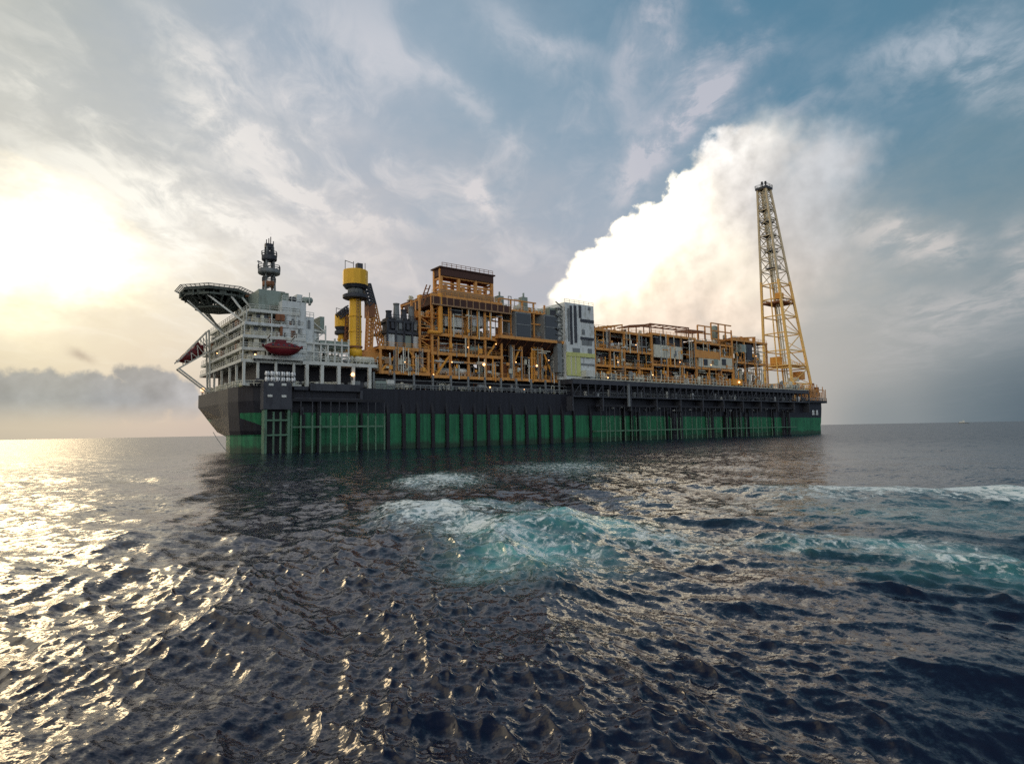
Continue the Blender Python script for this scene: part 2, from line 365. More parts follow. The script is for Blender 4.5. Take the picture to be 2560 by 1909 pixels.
# ------------------------------------------------------------------ mesh helpers
class MB:
    """collects simple solids and links them as one mesh object"""
    def __init__(self): self.v = []; self.f = []
    def add(self, vs, fs):
        n = len(self.v); self.v += [tuple(map(float, p)) for p in vs]; self.f += [tuple(n + i for i in q) for q in fs]; return self
    def box(self, u0, u1, v0, v1, z0, z1):
        u0, u1 = sorted((u0, u1)); v0, v1 = sorted((v0, v1)); z0, z1 = sorted((z0, z1))
        return self.add([(u0, v0, z0), (u1, v0, z0), (u1, v1, z0), (u0, v1, z0), (u0, v0, z1), (u1, v0, z1), (u1, v1, z1), (u0, v1, z1)],
                        [(0, 3, 2, 1), (4, 5, 6, 7), (0, 1, 5, 4), (1, 2, 6, 5), (2, 3, 7, 6), (3, 0, 4, 7)])
    def bar(self, p, q, w, h=None):
        """square bar from p to q"""
        p, q = Vector(p), Vector(q); d = (q - p).normalized()
        s = d.cross(Vector((0, 0, 1)))
        if s.length < 1e-3: s = Vector((1, 0, 0))
        s.normalize(); t = s.cross(d); h = h or w
        s *= w / 2; t *= h / 2
        return self.add([p - s - t, p + s - t, p + s + t, p - s + t, q - s - t, q + s - t, q + s + t, q - s + t],
                        [(0, 1, 2, 3), (7, 6, 5, 4), (0, 4, 5, 1), (1, 5, 6, 2), (2, 6, 7, 3), (3, 7, 4, 0)])
    def lathe(self, p, axis, prof, n=14):
        """solid of revolution: prof = [(distance along axis, radius)]"""
        p = Vector(p); a = Vector(axis).normalized()
        s = a.cross(Vector((0, 0, 1)))
        if s.length < 1e-3: s = Vector((1, 0, 0))
        s.normalize(); t = a.cross(s); vs = []; fs = []
        for (h, r) in prof:
            for k in range(n):
                th = 2 * math.pi * k / n
                vs.append(p + a * h + s * (r * math.cos(th)) + t * (r * math.sin(th)))
        m = len(prof)
        for i in range(m - 1):
            for k in range(n):
                fs.append((i * n + k, i * n + (k + 1) % n, (i + 1) * n + (k + 1) % n, (i + 1) * n + k))
        fs.append(tuple(range(n - 1, -1, -1))); fs.append(tuple((m - 1) * n + k for k in range(n)))
        return self.add(vs, fs)
    def tube(self, p, q, r, n=10):
        d = Vector(q) - Vector(p)
        return self.lathe(p, d, [(0, r), (d.length, r)], n)
    def tank(self, p, q, r, n=14):
        d = Vector(q) - Vector(p); L = d.length
        return self.lathe(p, d, [(-.5 * r, .1 * r), (-.35 * r, .6 * r), (0, r), (L, r), (L + .35 * r, .6 * r), (L + .5 * r, .1 * r)], n)
    def rail(self, pts, h=1.2, w=.09, gap=2.2):
        for p, q in zip(pts, pts[1:]):
            p, q = Vector(p), Vector(q); up = Vector((0, 0, 1)); L = (q - p).length; k = max(1, int(L / gap))
            for i in range(k + 1): self.bar(p.lerp(q, i / k), p.lerp(q, i / k) + up * h, w)
            for f in (1.0, .5): self.bar(p + up * h * f, q + up * h * f, w)
        return self
    def prism(self, pts, z0, z1):
        n = len(pts)
        return self.add([(x, y, z0) for x, y in pts] + [(x, y, z1) for x, y in pts],
                        [tuple(range(n - 1, -1, -1)), tuple(range(n, 2 * n))] + [(i, (i + 1) % n, n + (i + 1) % n, n + i) for i in range(n)])
    def build(self, name, mat, parent=None, smooth=False):
        me = bpy.data.meshes.new(name); me.from_pydata(self.v, [], self.f)
        me.materials.append(mat)
        if smooth:
            for p in me.polygons: p.use_smooth = len(p.vertices) == 4
        me.update()
        o = bpy.data.objects.new(name, me); C.objects.link(o)
        if parent is not None and parent.parent and parent.parent.parent: parent = parent.parent     # thing > part > sub-part, no deeper
        if parent is not None: o.parent = parent
        return o

def paint(name, col, rough=.6, worn=None, amt=.5, scale=.35, spec=.3):
    """weathered ship paint: mottled colour and run-off streaks"""
    m = bpy.data.materials.new(name); m.use_nodes = True
    t = m.node_tree; q = G(t); bs = t.nodes['Principled BSDF']
    p = t.nodes.new('ShaderNodeTexCoord').outputs['Object']
    a = q.noise(p, scale, 5, .6)
    s_ = q.noise(q.v('MULTIPLY', p, (1.3, 1.3, .12)), 1.0, 4, .6)
    k = q.m('MULTIPLY', q.ss(q.m('ADD', a, q.m('MULTIPLY', s_, .7)), .80, 1.08), amt)
    w = worn or tuple(x * .45 for x in col)
    q.put(bs.inputs['Base Color'], q.mix(k, q.v('SCALE', col, s=q.m('MULTIPLY_ADD', a, .5, .75)), w))
    bs.inputs['Roughness'].default_value = rough; bs.inputs['Specular IOR Level'].default_value = spec
    return m
ORANGE = paint('orange_steel', (.66, .31, .08), .55, (.20, .085, .035), .6)
RUST = paint('brown_steel', (.26, .11, .05), .7, (.07, .035, .025), .6)
AMBER = paint('amber_steel', (.74, .34, .05), .5, (.4, .16, .04), .4)
YELLOW = paint('crane_yellow', (.82, .46, .03), .45, (.5, .25, .03), .4)
WHITE = paint('off_white_paint', (.62, .64, .58), .5, (.34, .33, .27), .6)
CREAM = paint('cream_paint', (.60, .59, .47), .6, (.25, .22, .15), .6)
PALE = paint('pale_grey_paint', (.62, .66, .64), .55, (.26, .26, .22), .75, scale=.5)
GREY = paint('mid_grey_paint', (.20, .22, .22), .6, (.09, .09, .09), .6)
DARK = paint('dark_grey_paint', (.055, .06, .07), .6, (.02, .02, .025), .6)
BLACK = paint('black_paint', (.016, .016, .02), .55, (.03, .028, .025), .4)
DECKG = paint('deck_green_grey', (.11, .13, .11), .7, (.05, .05, .045), .6)
RED = paint('lifeboat_red', (.14, .014, .018), .4, (.2, .02, .02), .3)
SEAGREEN = paint('sea_green_pipe', (.10, .20, .13), .6, (.045, .06, .045), .7)
GREENBOX = paint('grey_green_paint', (.25, .31, .27), .6, (.12, .13, .10), .6)
LIME = paint('yellow_green_paint', (.56, .58, .22), .55, (.3, .32, .1), .5)
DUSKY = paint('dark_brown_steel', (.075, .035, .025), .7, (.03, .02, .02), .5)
CAN = paint('canister_white', (.80, .81, .78), .4, (.6, .6, .58), .2)
GLASS = paint('dark_glass', (.02, .025, .03), .15, None, .1, spec=.6)
def lamp_mat():
    m = bpy.data.materials.new('lit_sodium_lamp'); m.use_nodes = True
    b = m.node_tree.nodes['Principled BSDF']; b.inputs['Base Color'].default_value = (1, .7, .35, 1)
    b.inputs['Emission Color'].default_value = (1, .50, .2, 1); b.inputs['Emission Strength'].default_value = 4.0
    return m
LAMP = lamp_mat()

# ------------------------------------------------------------------ production ship
SHIP_A = ground(600, 1136); SHIP_B = ground(2058, 1083)
LEN = float(np.linalg.norm(SHIP_B - SHIP_A)); SA = (SHIP_B - SHIP_A) / LEN; SBv = np.array([-SA[1], SA[0]])
BEAM = 50.0; DECK = 16.5
def S(px, py, v=0.0):
    """survey: ship coordinates (along, height) of a place of the photograph lying on the lengthwise plane at v"""
    d = ray(px, py); n = np.array([SBv[0], SBv[1], 0])
    t = (v - (CAM - np.array([SHIP_A[0], SHIP_A[1], 0])) @ n) / (d @ n)
    p = CAM + d * t
    return float((p[:2] - SHIP_A) @ SA), float(p[2])
def U_(px, v=0.0, py=900): return S(px, py, v)[0]
def Z_(px, py, v=0.0): return S(px, py, v)[1]

ship = bpy.data.objects.new('production_ship', None); C.objects.link(ship)
ship.location = (SHIP_A[0], SHIP_A[1], 0); ship.rotation_euler = (0, 0, math.atan2(SA[1], SA[0]))
tag(ship, 'long black and green oil production ship with orange topside modules and a leaning flare tower', 'ship')

# hull
def hull_mat():
    m = bpy.data.materials.new('hull_paint'); m.use_nodes = True
    t = m.node_tree; q = G(t); bs = t.nodes['Principled BSDF']
    p = t.nodes.new('ShaderNodeTexCoord').outputs['Object']; x, y, z = q.sep(p)
    n1 = q.noise(p, .22, 6, .6); st_ = q.noise(q.v('MULTIPLY', p, (1.1, 1.1, .06)), 1.0, 5, .62)
    zl = q.m('MULTIPLY_ADD', x, -.0066, 10.0)
    above = q.ss(z, 4.5, 4.65)
    tri = q.m('MULTIPLY', above, q.ss(q.m('SUBTRACT', q.m('ADD', q.m('MULTIPLY_ADD', x, -.5, 9.6), q.m('MULTIPLY', q.m('MAXIMUM', q.m('SUBTRACT', 1.6, x), 0), 20)), z), -.06, .06))  # flank triangle is recess shade put into the colour; stern end is black paint
    tri = q.m('MULTIPLY', tri, q.ss(x, 9.4, 9.7, 1.0, 0.0))
    low = q.m('MULTIPLY', q.ss(q.m('SUBTRACT', zl, z), -.06, .06), q.m('SUBTRACT', 1, tri))
    gr = q.mix(q.ss(st_, .38, .66), srgb(42, 116, 76), srgb(28, 84, 58))
    gr = q.mix(q.m('MULTIPLY', q.ss(n1, .45, .75), .6), gr, srgb(52, 128, 90))
    grime = q.m('ADD', q.ss(q.m('MULTIPLY_ADD', q.m('SUBTRACT', n1, .5), 3.0, z), 0.9, 2.4, .75, 0.0), q.m('MULTIPLY', q.ss(st_, .58, .74), .35))
    gr = q.mix(q.m('MINIMUM', grime, .9), gr, srgb(44, 50, 42))
    bk = q.mix(q.ss(st_, .4, .7), srgb(36, 38, 46), srgb(25, 25, 31))
    rust = q.m('MULTIPLY', q.ss(q.noise(q.v('MULTIPLY', p, (1.7, 1.7, .10)), 1.0, 5, .65), .60, .74), q.ss(n1, .42, .62))
    gr = q.mix(q.m('MULTIPLY', rust, .85), gr, srgb(92, 74, 48)); bk = q.mix(q.m('MULTIPLY', rust, .7), bk, srgb(66, 48, 38))
    pl = q.m('FRACT', q.m('MULTIPLY', x, 1 / 11.0)); ph = q.m('FRACT', q.m('MULTIPLY', z, 1 / 3.3))
    seam = q.m('MAXIMUM', q.ss(pl, .985, 1.0), q.ss(ph, .965, 1.0))
    col = q.v('SCALE', q.mix(low, bk, gr), s=q.m('MULTIPLY_ADD', seam, -.25, 1.0))
    q.put(bs.inputs['Base Color'], col); bs.inputs['Roughness'].default_value = .5; bs.inputs['Specular IOR Level'].default_value = .3
    return m
UP = [(15, 0), (8, .8), (3.5, 3), (1, 7), (0, 13), (0, 24), (-.6, 47), (6, 54), (276, 54), (287.5, 46), (287.5, 9), (283.5, 0)]
LO = [(17, 0), (10, 1.2), (5.2, 4.2), (2.2, 8.5), (.9, 14), (2.0, 22), (6.8, 45), (12, 54), (272, 54), (285, 46), (285, 11), (281.5, 0)]
hb = MB(); lv = [(-4, 1.0), (4.2, 1.0), (5.6, .68), (9.3, .33), (12.9, 0), (DECK, 0)]
for z, k in lv: hb.v += [(a[0] + (b[0] - a[0]) * k, a[1] + (b[1] - a[1]) * k, z) for a, b in zip(UP, LO)]
for i in range(len(lv) - 1):
    for j in range(12): hb.f.append((i * 12 + j, (i + 1) * 12 + j, (i + 1) * 12 + (j + 1) % 12, i * 12 + (j + 1) % 12))
hb.f.append(tuple(range((len(lv) - 1) * 12 + 11, (len(lv) - 1) * 12 - 1, -1)))
hull = hb.build('hull', hull_mat(), ship); hull['label'] = 'black hull with green lower side and overhanging stern'

R = random.Random(5)
def rj(a, b): return R.uniform(a, b)

# broad dark riser guards on the green middle of the hull
for px in (970.6, 1010, 1046, 1083, 1119, 1154.5, 1188.5, 1222, 1254, 1286, 1318, 1349, 1379, 1408, 1437, 1478):
    u = U_(px, -.6, 1080); w = .98 if px < 1430 else .8
    b = MB().box(u - w / 2, u + w / 2, -.75, .1, -2, 9.9); b.add([(u - w / 2, -.75, 9.9), (u + w / 2, -.75, 9.9), (u + w * .3, .1, 13.2), (u - w * .3, .1, 13.2), (u - w / 2, .1, 9.9), (u + w / 2, .1, 9.9)], [(0, 1, 2, 3), (0, 3, 4), (1, 5, 2)])
    b.build('riser_guard', BLACK, hull)
# green piping racks left and right of them
def riser_rack(pxs, yr, ytop, dark_n, x0, x1):
    rk = MB(); v = -2.2
    ua, ub = U_(x0, v, 1060), U_(x1, v, 1060); zr = Z_((x0 + x1) / 2, yr, v); zt = Z_((x0 + x1) / 2, ytop, v)
    rk.box(ua, ub, v - .2, v + .2, zr - .22, zr + .22)
    for k in range(int((ub - ua) / 9) + 1): rk.box(ua + k * 9, ua + k * 9 + .4, v, 0, zr - .2, zr + .2); pass
    rr = rk.build('riser_rack', SEAGREEN, hull)
    MB().box(ua, ub, v - .3, v + .3, zt - .35, zt + .35).build('rack_beam', BLACK, hull)
    for p in pxs:
        u = U_(p, v, 1060); MB().tube((u, v - .3, -2), (u, v - .3, 9.2 - u * .005), rj(.16, .24), 8).build('riser_pipe', SEAGREEN, hull)
        MB().tube((u, v - .3, 9.2 - u * .005), (u, v - .3, zt - .4), .14, 6).build('riser_hanger', DARK, hull)
    for k in range(dark_n):
        u = rj(ua + .5, ub - .5); zz_ = zt + rj(-3.5, .5)
        w_ = rj(.15, .35); MB().box(u - w_, u + w_, -1.3, .05, -2, zz_).build('dark_caisson', R.choice([BLACK, BLACK, DARK]), hull)
riser_rack([728, 751, 780, 800, 826, 847, 867, 891, 919, 938, 960], 1066, 1001, 5, 727, 962)
riser_rack([1500 + i * 12.6 + rj(-3, 3) for i in range(36)], 1072, 1017, 25, 1490, 1990)
# boat landing bay
bay = MB(); v = -2.4
ua, ub = U_(664, v, 1060), U_(722, v, 1060)
for u in (ua, ub): bay.box(u - .3, u + .3, v, 0, -1.5, 10.5)
for y in (1050, 1087): z = Z_(693, y, v); bay.box(ua, ub, v - .05, v + .4, z - .2, z + .2)
for u in (ua + 1.9, ub - 1.9): bay.box(u - .2, u + .2, v + .1, v + .5, -1.5, 10)
bay = bay.build('boat_landing', SEAGREEN, hull)
MB().box(ua + .3, ub - .3, -.8, .1, -1.5, 10.4).build('recess_shade_panel', BLACK, bay)  # black panel standing in for the shade inside the bay
bx = MB().box(U_(660, -2.6), U_(730, -2.6), -2.6, .1, 10.6, 17.2).build('landing_platform', DARK, hull)
for px, py in ((678, 961), (710, 961), (675, 989), (710, 990)):
    u, z = S(px, py, -2.65); MB().box(u - .55, u + .55, -2.75, -2.6, z - .28, z + .28).build('pale_marking_plate', WHITE, bx)
# fairing boxes and beam on the black side
for (x0, x1, y0, y1) in ((735, 770, 966, 974), (775, 900, 962, 976), (735, 905, 997, 1001), (900, 906, 976, 1000)):
    u0, z0 = S(x0, y1, -1); u1, z1 = S(x1, y0, -1); MB().box(u0, u1, -1.2, .05, z0, z1).build('side_box_beam', DARK, hull)
# faint raised name lettering on the stern quarter (illegible small strokes in the photograph) and its rubbing strake
st_ = MB()
u0, z0 = S(605, 996, -.05); st_.box(5.2, 11, -.12, .02, z0 - .25, z0 + .1)
st_.build('rubbing_strake', GREY, hull)

# upper gallery along the right half
gal = MB(); v0 = -3.2
def gz(px, py): return S(px, py, v0)
gx0, gx1 = U_(1432, v0, 960), U_(2022, v0, 975); zt = 21.6; zb = 15.7
gal.box(gx0, gx1, v0, 4, zt - 1.7, zt)
gal.box(gx0, gx1, v0, v0 + .5, zb - .25, zb + .2); gal.box(gx0, gx1, v0 + .5, 1, zb - .15, zb + .05)
nn = 44
for k in range(nn + 1):
    u = gx0 + (gx1 - gx0) * k / nn
    gal.box(u - .18, u + .18, v0 + .02, v0 + .4, zb, zt - 1.6)
    if k % 3 == 0 and k < nn: gal.bar((u, v0 + .25, zb), (u + (gx1 - gx0) / nn, v0 + .25, zt - 1.8), .22)
    if k % 4 == 0: gal.box(u - .25, u + .25, v0 + .1, .05, 10.8, zb - .2)
for k in range(3): gal.box(gx0, gx1, v0 + .1, v0 + .25, zb + .6 + k * .55, zb + .68 + k * .55)
gal = gal.build('side_gallery', DARK, ship); gal['label'] = 'dark pipe gallery running along the right half of the side'
MB().box(gx0, gx1 - 8, 1.1, 1.6, DECK, zt - 1.7).build('gallery_wall', BLACK, gal)
cop = MB().box(gx0, gx1, v0 - .12, v0, zt - .02, zt + .25); cop.build('coaming', CREAM, gal)
for i in range(46):
    u = rj(gx0 + 1, gx1 - 3); z = zb + .25; h = rj(.5, 2.6); w = rj(.3, 1.1)
    MB().box(u, u + w, v0 + .7, v0 + 1.6, z, z + h).build('gallery_cabinet', R.choice([GREY, GREY, PALE, DARK, WHITE, GREY]), gal)
for i in range(5):
    z = zb + .7 + i * .75; MB().tube((gx0 + rj(0, 30), v0 + 1.9, z), (gx1 - rj(5, 60), v0 + 1.9, z), .2, 8).build('gallery_pipe', R.choice([GREY, DARK, GREY]), gal)
u, z = S(1573, 1016, v0 - .3); MB().box(u - .5, u + .5, v0 - .5, v0, z, z + 8.2).build('pale_downpipe', GREY, gal)
for i in range(26):
    u = U_(1500 + i * 19 + rj(-6, 6), -.5, 1028); z = 11.6 + rj(-.5, .8)
    MB().box(u - .3, u + .3, -.7, .05, z - .3, z + .3).build('side_lug', R.choice([GREY, DARK, PALE]), hull)
# bow end
bow = MB().box(U_(2000, -1, 1012), 286.5, -1.6, 30, DECK - .9, DECK + .3).build('bow_platform', BLACK, ship)
MB().rail([(U_(2005, -1, 1012), -1.5, DECK + .3), (286.3, -1.5, DECK + .3), (286.3, 29, DECK + .3)], 1.3, .16).build('bow_railing', GREY, bow)
MB().box(U_(2035, 4, 1000), U_(2052, 4, 1000), 4, 10, DECK + .3, DECK + 5).box(U_(2038, 5, 1000), U_(2048, 5, 1000), 5, 9, DECK + 5, DECK + 6.5).build('bow_house', GREY, bow)
MB().box(U_(2052, 3, 1000), 285.5, 3, 12, DECK + .3, DECK + 2.8).build('winch_house', PALE, bow)
for px in (2033, 2053):
    u, z = S(px, 1031, -.1)
    pm = MB().box(min(u - 1, 277.2), min(u + 1, 279), -.25, .05, z - 1.2, z + 1.2); pm.build('pale_bow_plate', PALE, hull)

# a few kinds of equipment, names within a kind picked by size, stacked on a deck between two rows of columns
def gear(parent, u0, u1, v0, z, h, n, mats, prefix=''):
    for i in range(n):
        u = u0 + (u1 - u0) * (i + rj(.1, .9)) / n; kind = R.random(); m = R.choice(mats); vv = v0 + rj(.8, 6)
        if kind < .2:
            L = rj(2, 5); r = min(rj(.5, 1.1), h * .3)
            b = MB().tank((u - L / 2, vv, z + r + .5), (u + L / 2, vv, z + r + .5), r)
            for s_ in (-.3, .3): b.box(u + s_ * L - .2, u + s_ * L + .2, vv - r * .6, vv + r * .6, z, z + r)
            b.build('pressure_vessel' if r > .78 else 'heat_exchanger', m, parent, True)
        elif kind < .38:
            r = rj(.4, .9); hh = h * rj(.4, .85); MB().tank((u, vv, z + .2 + r * .5), (u, vv, z + hh), r).build('upright_vessel' if r > .65 else 'filter_column', m, parent, True)
        elif kind < .62:
            w = rj(.7, 2.2); hh = h * rj(.25, .7); b = MB().box(u - w / 2, u + w / 2, vv, vv + 1.8, z, z + hh)
            if w > 1.2: b.box(u - w / 2 + .1, u + w / 2 - .1, vv - .06, vv, z + hh * .2, z + hh * .75)
            b.build('cabinet' if w > 1.6 else 'control_panel' if w > 1.1 else 'small_locker', m, parent)
        elif kind < .8:
            b = MB(); w = rj(1, 2.5); hh = h * rj(.4, .9); r = rj(.1, .22)
            b.tube((u, vv, z), (u, vv, z + hh), r, 8).tube((u, vv, z + hh), (u + w, vv, z + hh), r, 8).tube((u + w, vv, z + hh), (u + w, vv, z + hh * .3), r, 8)
            b.build('pipe_bend' if w < 1.75 else 'pipe_loop', m, parent)
        else:
            w = rj(1.4, 2.6); b = MB().box(u - w / 2, u + w / 2, vv, vv + 2, z, z + .3)
            b.lathe((u - w * .3, vv + 1, z + 1), (1, 0, 0), [(0, .55), (w * .5, .55), (w * .55, .3), (w * .75, .3)], 10); b.box(u - w * .2, u + w * .1, vv + .5, vv + 1.5, z + .3, z + .7)
            b.build('pump_skid' if w < 2.0 else 'compressor_skid', m, parent)
MIXED = [WHITE, CREAM, PALE, CREAM, GREY, WHITE, GREENBOX, RUST, DARK, ORANGE, PALE, GREENBOX, CREAM, GREY]
TAN = paint('tan_steel', (.34, .21, .11), .6, (.15, .09, .05), .5)
BROWN = [WHITE, CREAM, RUST, ORANGE, CREAM, DARK, RUST, WHITE, GREY, AMBER]

def front_clutter(root, ua, ub, v0, zs, n):
    for i in range(n):
        k = R.randrange(len(zs) - 1) if len(zs) > 1 else 0; z = zs[k]; h = (zs[k + 1] - z) if len(zs) > 1 else 6; u = rj(ua, ub - 1); t = R.random()
        m = R.choice([CREAM, WHITE, AMBER, ORANGE, TAN, GREY, CREAM, AMBER])
        if t < .35: MB().tube((u, v0 - .2, z - rj(.2, 1.4)), (u, v0 - .2, z + h * rj(.4, 1.0)), rj(.1, .24), 7).build('standpipe' if R.random() < .6 else 'riser_line', m, root)
        elif t < .6: w = rj(1.5, 5); y = z + rj(.3, h * .9); MB().box(u, min(u + w, ub + .5), v0 - .35, v0 - .05, y, y + rj(.15, .4)).build('cable_tray', m, root)
        elif t < .85: w = rj(.4, 1.3); y = z + rj(.1, h * .4); MB().box(u, u + w, v0 - .5, v0 - .08, y, y + rj(.5, 1.6)).build('junction_box', m, root)
        else:
            b = MB(); y = z + .1; w = rj(.5, .8)
            for q_ in (0, w): b.box(u + q_ - .06, u + q_ + .06, v0 - .2, v0 - .08, y, y + h)
            for r_ in range(int(h / .6)): b.box(u, u + w, v0 - .2, v0 - .1, y + r_ * .6, y + r_ * .6 + .1)
            b.build('ladder', m, root)
def module(name, label, x0, x1, y_lv, v0=3.0, v1=22.0, cols=4, frame=ORANGE, mats=MIXED, dens=1.0, y_ref=None, colw=.62, rails=True, braces=(), wall=True, slab=RUST):
    """open steel module: y_lv = photo heights of its decks from the bottom up (surveyed at the middle of the near face)"""
    xm = (x0 + x1) / 2
    zs = [Z_(xm, y, v0) for y in y_lv]; ua, ub = U_(x0, v0, y_lv[0]), U_(x1, v0, y_lv[0])
    fr = MB(); us = [ua + (ub - ua) * i / (cols - 1) for i in range(cols)]
    for vv in (v0, (v0 + v1) / 2, v1):
        for u in us: fr.box(u - colw / 2, u + colw / 2, vv, vv + colw, zs[0] - .4, zs[-1])
        for z in zs: fr.box(ua - .5, ub + .5, vv - .06, vv + .55, z - .95, z)
    for z in zs:
        for u in us: fr.box(u - .3, u + .3, v0 + .6, v1, z - .8, z - .05)
    root = fr.build(name, frame, ship); root['label'] = label
    for z in zs:
        MB().box(ua - .45, ub + .45, v0 + .3, v1, z - .28, z - .02 + .03).build('deck_plate', slab, root)
    for i, z in enumerate(zs):
        if rails: MB().rail([(ua, v0 + .1, z), (ub, v0 + .1, z)], 1.15, .1).build('railing', frame if R.random() < .5 else AMBER, root)
        if i < len(zs) - 1:
            h = zs[i + 1] - z - 1
            gear(root, ua + .8, ub - .8, v0 + .6, z, h, int(dens * (ub - ua) / 1.15) + 3, mats)
            gear(root, ua + .8, ub - .8, v0 + 7, z, h, int(dens * (ub - ua) / 2.4) + 2, mats + [DARK, RUST])
            for k in range(4): zz_ = z + h * rj(.35, .98); MB().tube((ua, v0 + .9 + k, zz_), (ub, v0 + 2 + k, zz_), rj(.14, .3), 8).build('pipe_run', R.choice(mats), root)
            if wall: MB().box(ua + .6, ub - .6, v1 - 3.4, v1 - 3.1, z, zs[i + 1] - 1).build('inner_wall', R.choice([RUST, DARK, RUST]), root)
    for (a, b_, i) in braces:
        ux = [us[0] + (us[-1] - us[0]) * t for t in (a, b_)]
        MB().bar((ux[0], v0 + .35, zs[i]), (ux[1], v0 + .35, zs[i + 1] - .8), .55).build('brace', AMBER, root)
    front_clutter(root, ua, ub, v0, zs, int((ub - ua) * 1.5) + 8)
    return root, zs, ua, ub

# ---- module with grey exhaust units
m1, zs1, ua1, ub1 = module('process_module', 'orange module with dark grey exhaust units on its roof', 952, 1072, (928, 868), cols=4, braces=((.02, .42, 0), (.98, .58, 0)), dens=.8)
z = zs1[-1]
ex = MB(); ux0, ux1 = U_(966, 5, 850), U_(1054, 5, 850); zt_ = Z_(1000, 803, 5)
ex.box(ux0, ux1, 5, 14, z + 4.2, z + 5.0); ex.box(ux0 + .5, ux1 - 2, 5.5, 13, z + 7.6, z + 8.2)
for k in range(5): u = ux0 + .4 + (ux1 - ux0 - .8) * k / 4; ex.box(u - .25, u + .25, 5, 5.5, z, z + 8)
exm = ex.build('exhaust_frame', DARK, m1)
for k in range(4):
    u = ux0 + 2.2 + k * (ux1 - ux0 - 4) / 3; hh = (11.2, 13.6, 12.0, 13.2)[k]
    MB().box(u - 1.1, u + 1.0, 6, 10, z + 4.9, z + 8.9).lathe((u, 8, z + 8.8), (0, 0, 1), [(0, 1.0), (hh - 9.5, .8), (hh - 8.8, 1.0)], 10).box(u - .5, u + .4, 5.2, 5.9, z + 5.6, z + 7.4).build('exhaust_stack', GREY if k % 2 else DARK, m1)
    MB().box(u - 1.4, u + 1.2, 5.4, 9, z + .1, z + 3.9).build('turbine_hood', (PALE, GREY, GREENBOX, PALE)[k], m1)
MB().rail([(ux0, 5.1, z + 8.2), (ux1 - 2, 5.1, z + 8.2)], 1.4, .14, 1.4).build('railing', DARK, m1)

# ---- tallest module
m2, zs2, ua2, ub2 = module('process_module', 'tallest orange module crowned by an open box frame', 1082, 1256, (940, 884, 838, 745), cols=5, braces=((.05, .24, 0), (.78, .95, 1)), dens=1.05, mats=MIXED)
zc = zs2[-1]
cr_ = MB(); ca, cb = U_(1104, 4, 740), U_(1231, 4, 740); zt_ = Z_(1165, 675, 4)
for vv in (4, 7.6):
    for k in range(4): u = ca + (cb - ca) * k / 3; cr_.box(u - .45, u + .45, vv, vv + .9, zc, zt_)
    for f in (.22, .44, .66): cr_.box(ca, cb, vv + .1, vv + .6, zc + (zt_ - zc) * f - .25, zc + (zt_ - zc) * f + .25)
for u in (ca, cb):
    for f in (.3, .6, .97): cr_.box(u - .3, u + .3, 4.9, 7.6, zc + (zt_ - zc) * f - .3, zc + (zt_ - zc) * f + .3)
crown = cr_.build('top_frame', ORANGE, m2)
MB().box(ca - .3, cb + .3, 3.7, 8.6, zt_ - 2.9, zt_ - .6).box(ca - .9, cb + .9, 3.4, 9, zt_ - .6, zt_ - .2).build('roof_girder', DUSKY, m2)
MB().rail([(ca, 3.6, zt_ - .2), (cb, 3.6, zt_ - .2)], 1.2, .12, 1.6).build('railing', RUST, m2)
MB().box(ca - .5, cb + .5, 3.8, 6, zc + .05, zc + (zt_ - zc) * .2).build('lower_panel', TAN, m2)
for k in range(3): u = ca + 1.2 + k * (cb - ca) / 3; MB().box(u, u + 1.2, 4.4, 5.2, zc + (zt_ - zc) * .24, zc + (zt_ - zc) * .40).build('frame_panel', ORANGE, m2)
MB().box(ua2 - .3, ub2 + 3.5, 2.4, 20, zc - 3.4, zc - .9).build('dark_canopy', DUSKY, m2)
for k, (x0, x1) in enumerate(((1112, 1154), (1180, 1212))):
    u0, u1 = U_(x0, 5, 770), U_(x1, 5, 770); z0, z1 = Z_(x0, 788, 5), Z_(x0, 764, 5)
    MB().box(u0, u1, 4.6, 12, z0, z1).box(u0 + 1, u0 + 2, 4.4, 4.6, z0 + 1, z0 + 1.7).build('dark_unit', DARK, m2)
    z0, z1 = Z_(x0, 815, 5), Z_(x0, 789, 5); MB().box(u0 - .3, u1 + .2, 4.5, 10, z0, z1).box(u0 + 1, u0 + 2, 4.3, 4.5, z0 + .4, z1 - .6).box(u1 - 2.2, u1 - 1.4, 4.3, 4.5, z0 + .4, z1 - .9).build('pale_unit', PALE if k else WHITE, m2)
cn = MB()
for k in range(13): u = ua2 + (ub2 + 2.8 - ua2) * k / 12; cn.box(u - .16, u + .16, 2.2, 2.42, zc - 3.3, zc - .95)
cn.box(ua2 - .4, ub2 + 3.6, 2.1, 2.5, zc - 3.6, zc - 3.2); cn.build('canopy_rib', TAN, m2)
# stair tower at its left
sa, sb_ = U_(1050, 4, 800), U_(1096, 4, 800); zb_ = Z_(1073, 935, 4); ztp = Z_(1073, 745, 4)
stt = MB()
for vv in (4, 9):
    for u in (sa, sb_): stt.box(u - .28, u + .28, vv, vv + .5, zb_, ztp)
k = 0; zz_ = zb_
while zz_ < ztp - 2.5:
    stt.box(sa, sb_, 4, 9.4, zz_, zz_ + .3); stt.bar((sa if k % 2 else sb_, 4.6, zz_), (sb_ if k % 2 else sa, 4.6, zz_ + 3.4), .75, .25); stt.box(sa, sb_, 3.95, 4.05, zz_ + 1, zz_ + 1.15); zz_ += 3.4; k += 1
stt = stt.build('stair_tower', ORANGE, ship)
jib = MB(); u, z = S(1048, 765, 5)
for d_ in (0, 1.2): jib.bar((u + d_, 5, z), (u + 2.6 + d_, 5, z + 6.8), .3)
for k in range(5): jib.bar((u + k * .55, 5, z + k * 1.35), (u + 1.6 + k * .5, 5, z + .6 + k * 1.3), .2)
jib.build('davit_arm', RUST, stt)
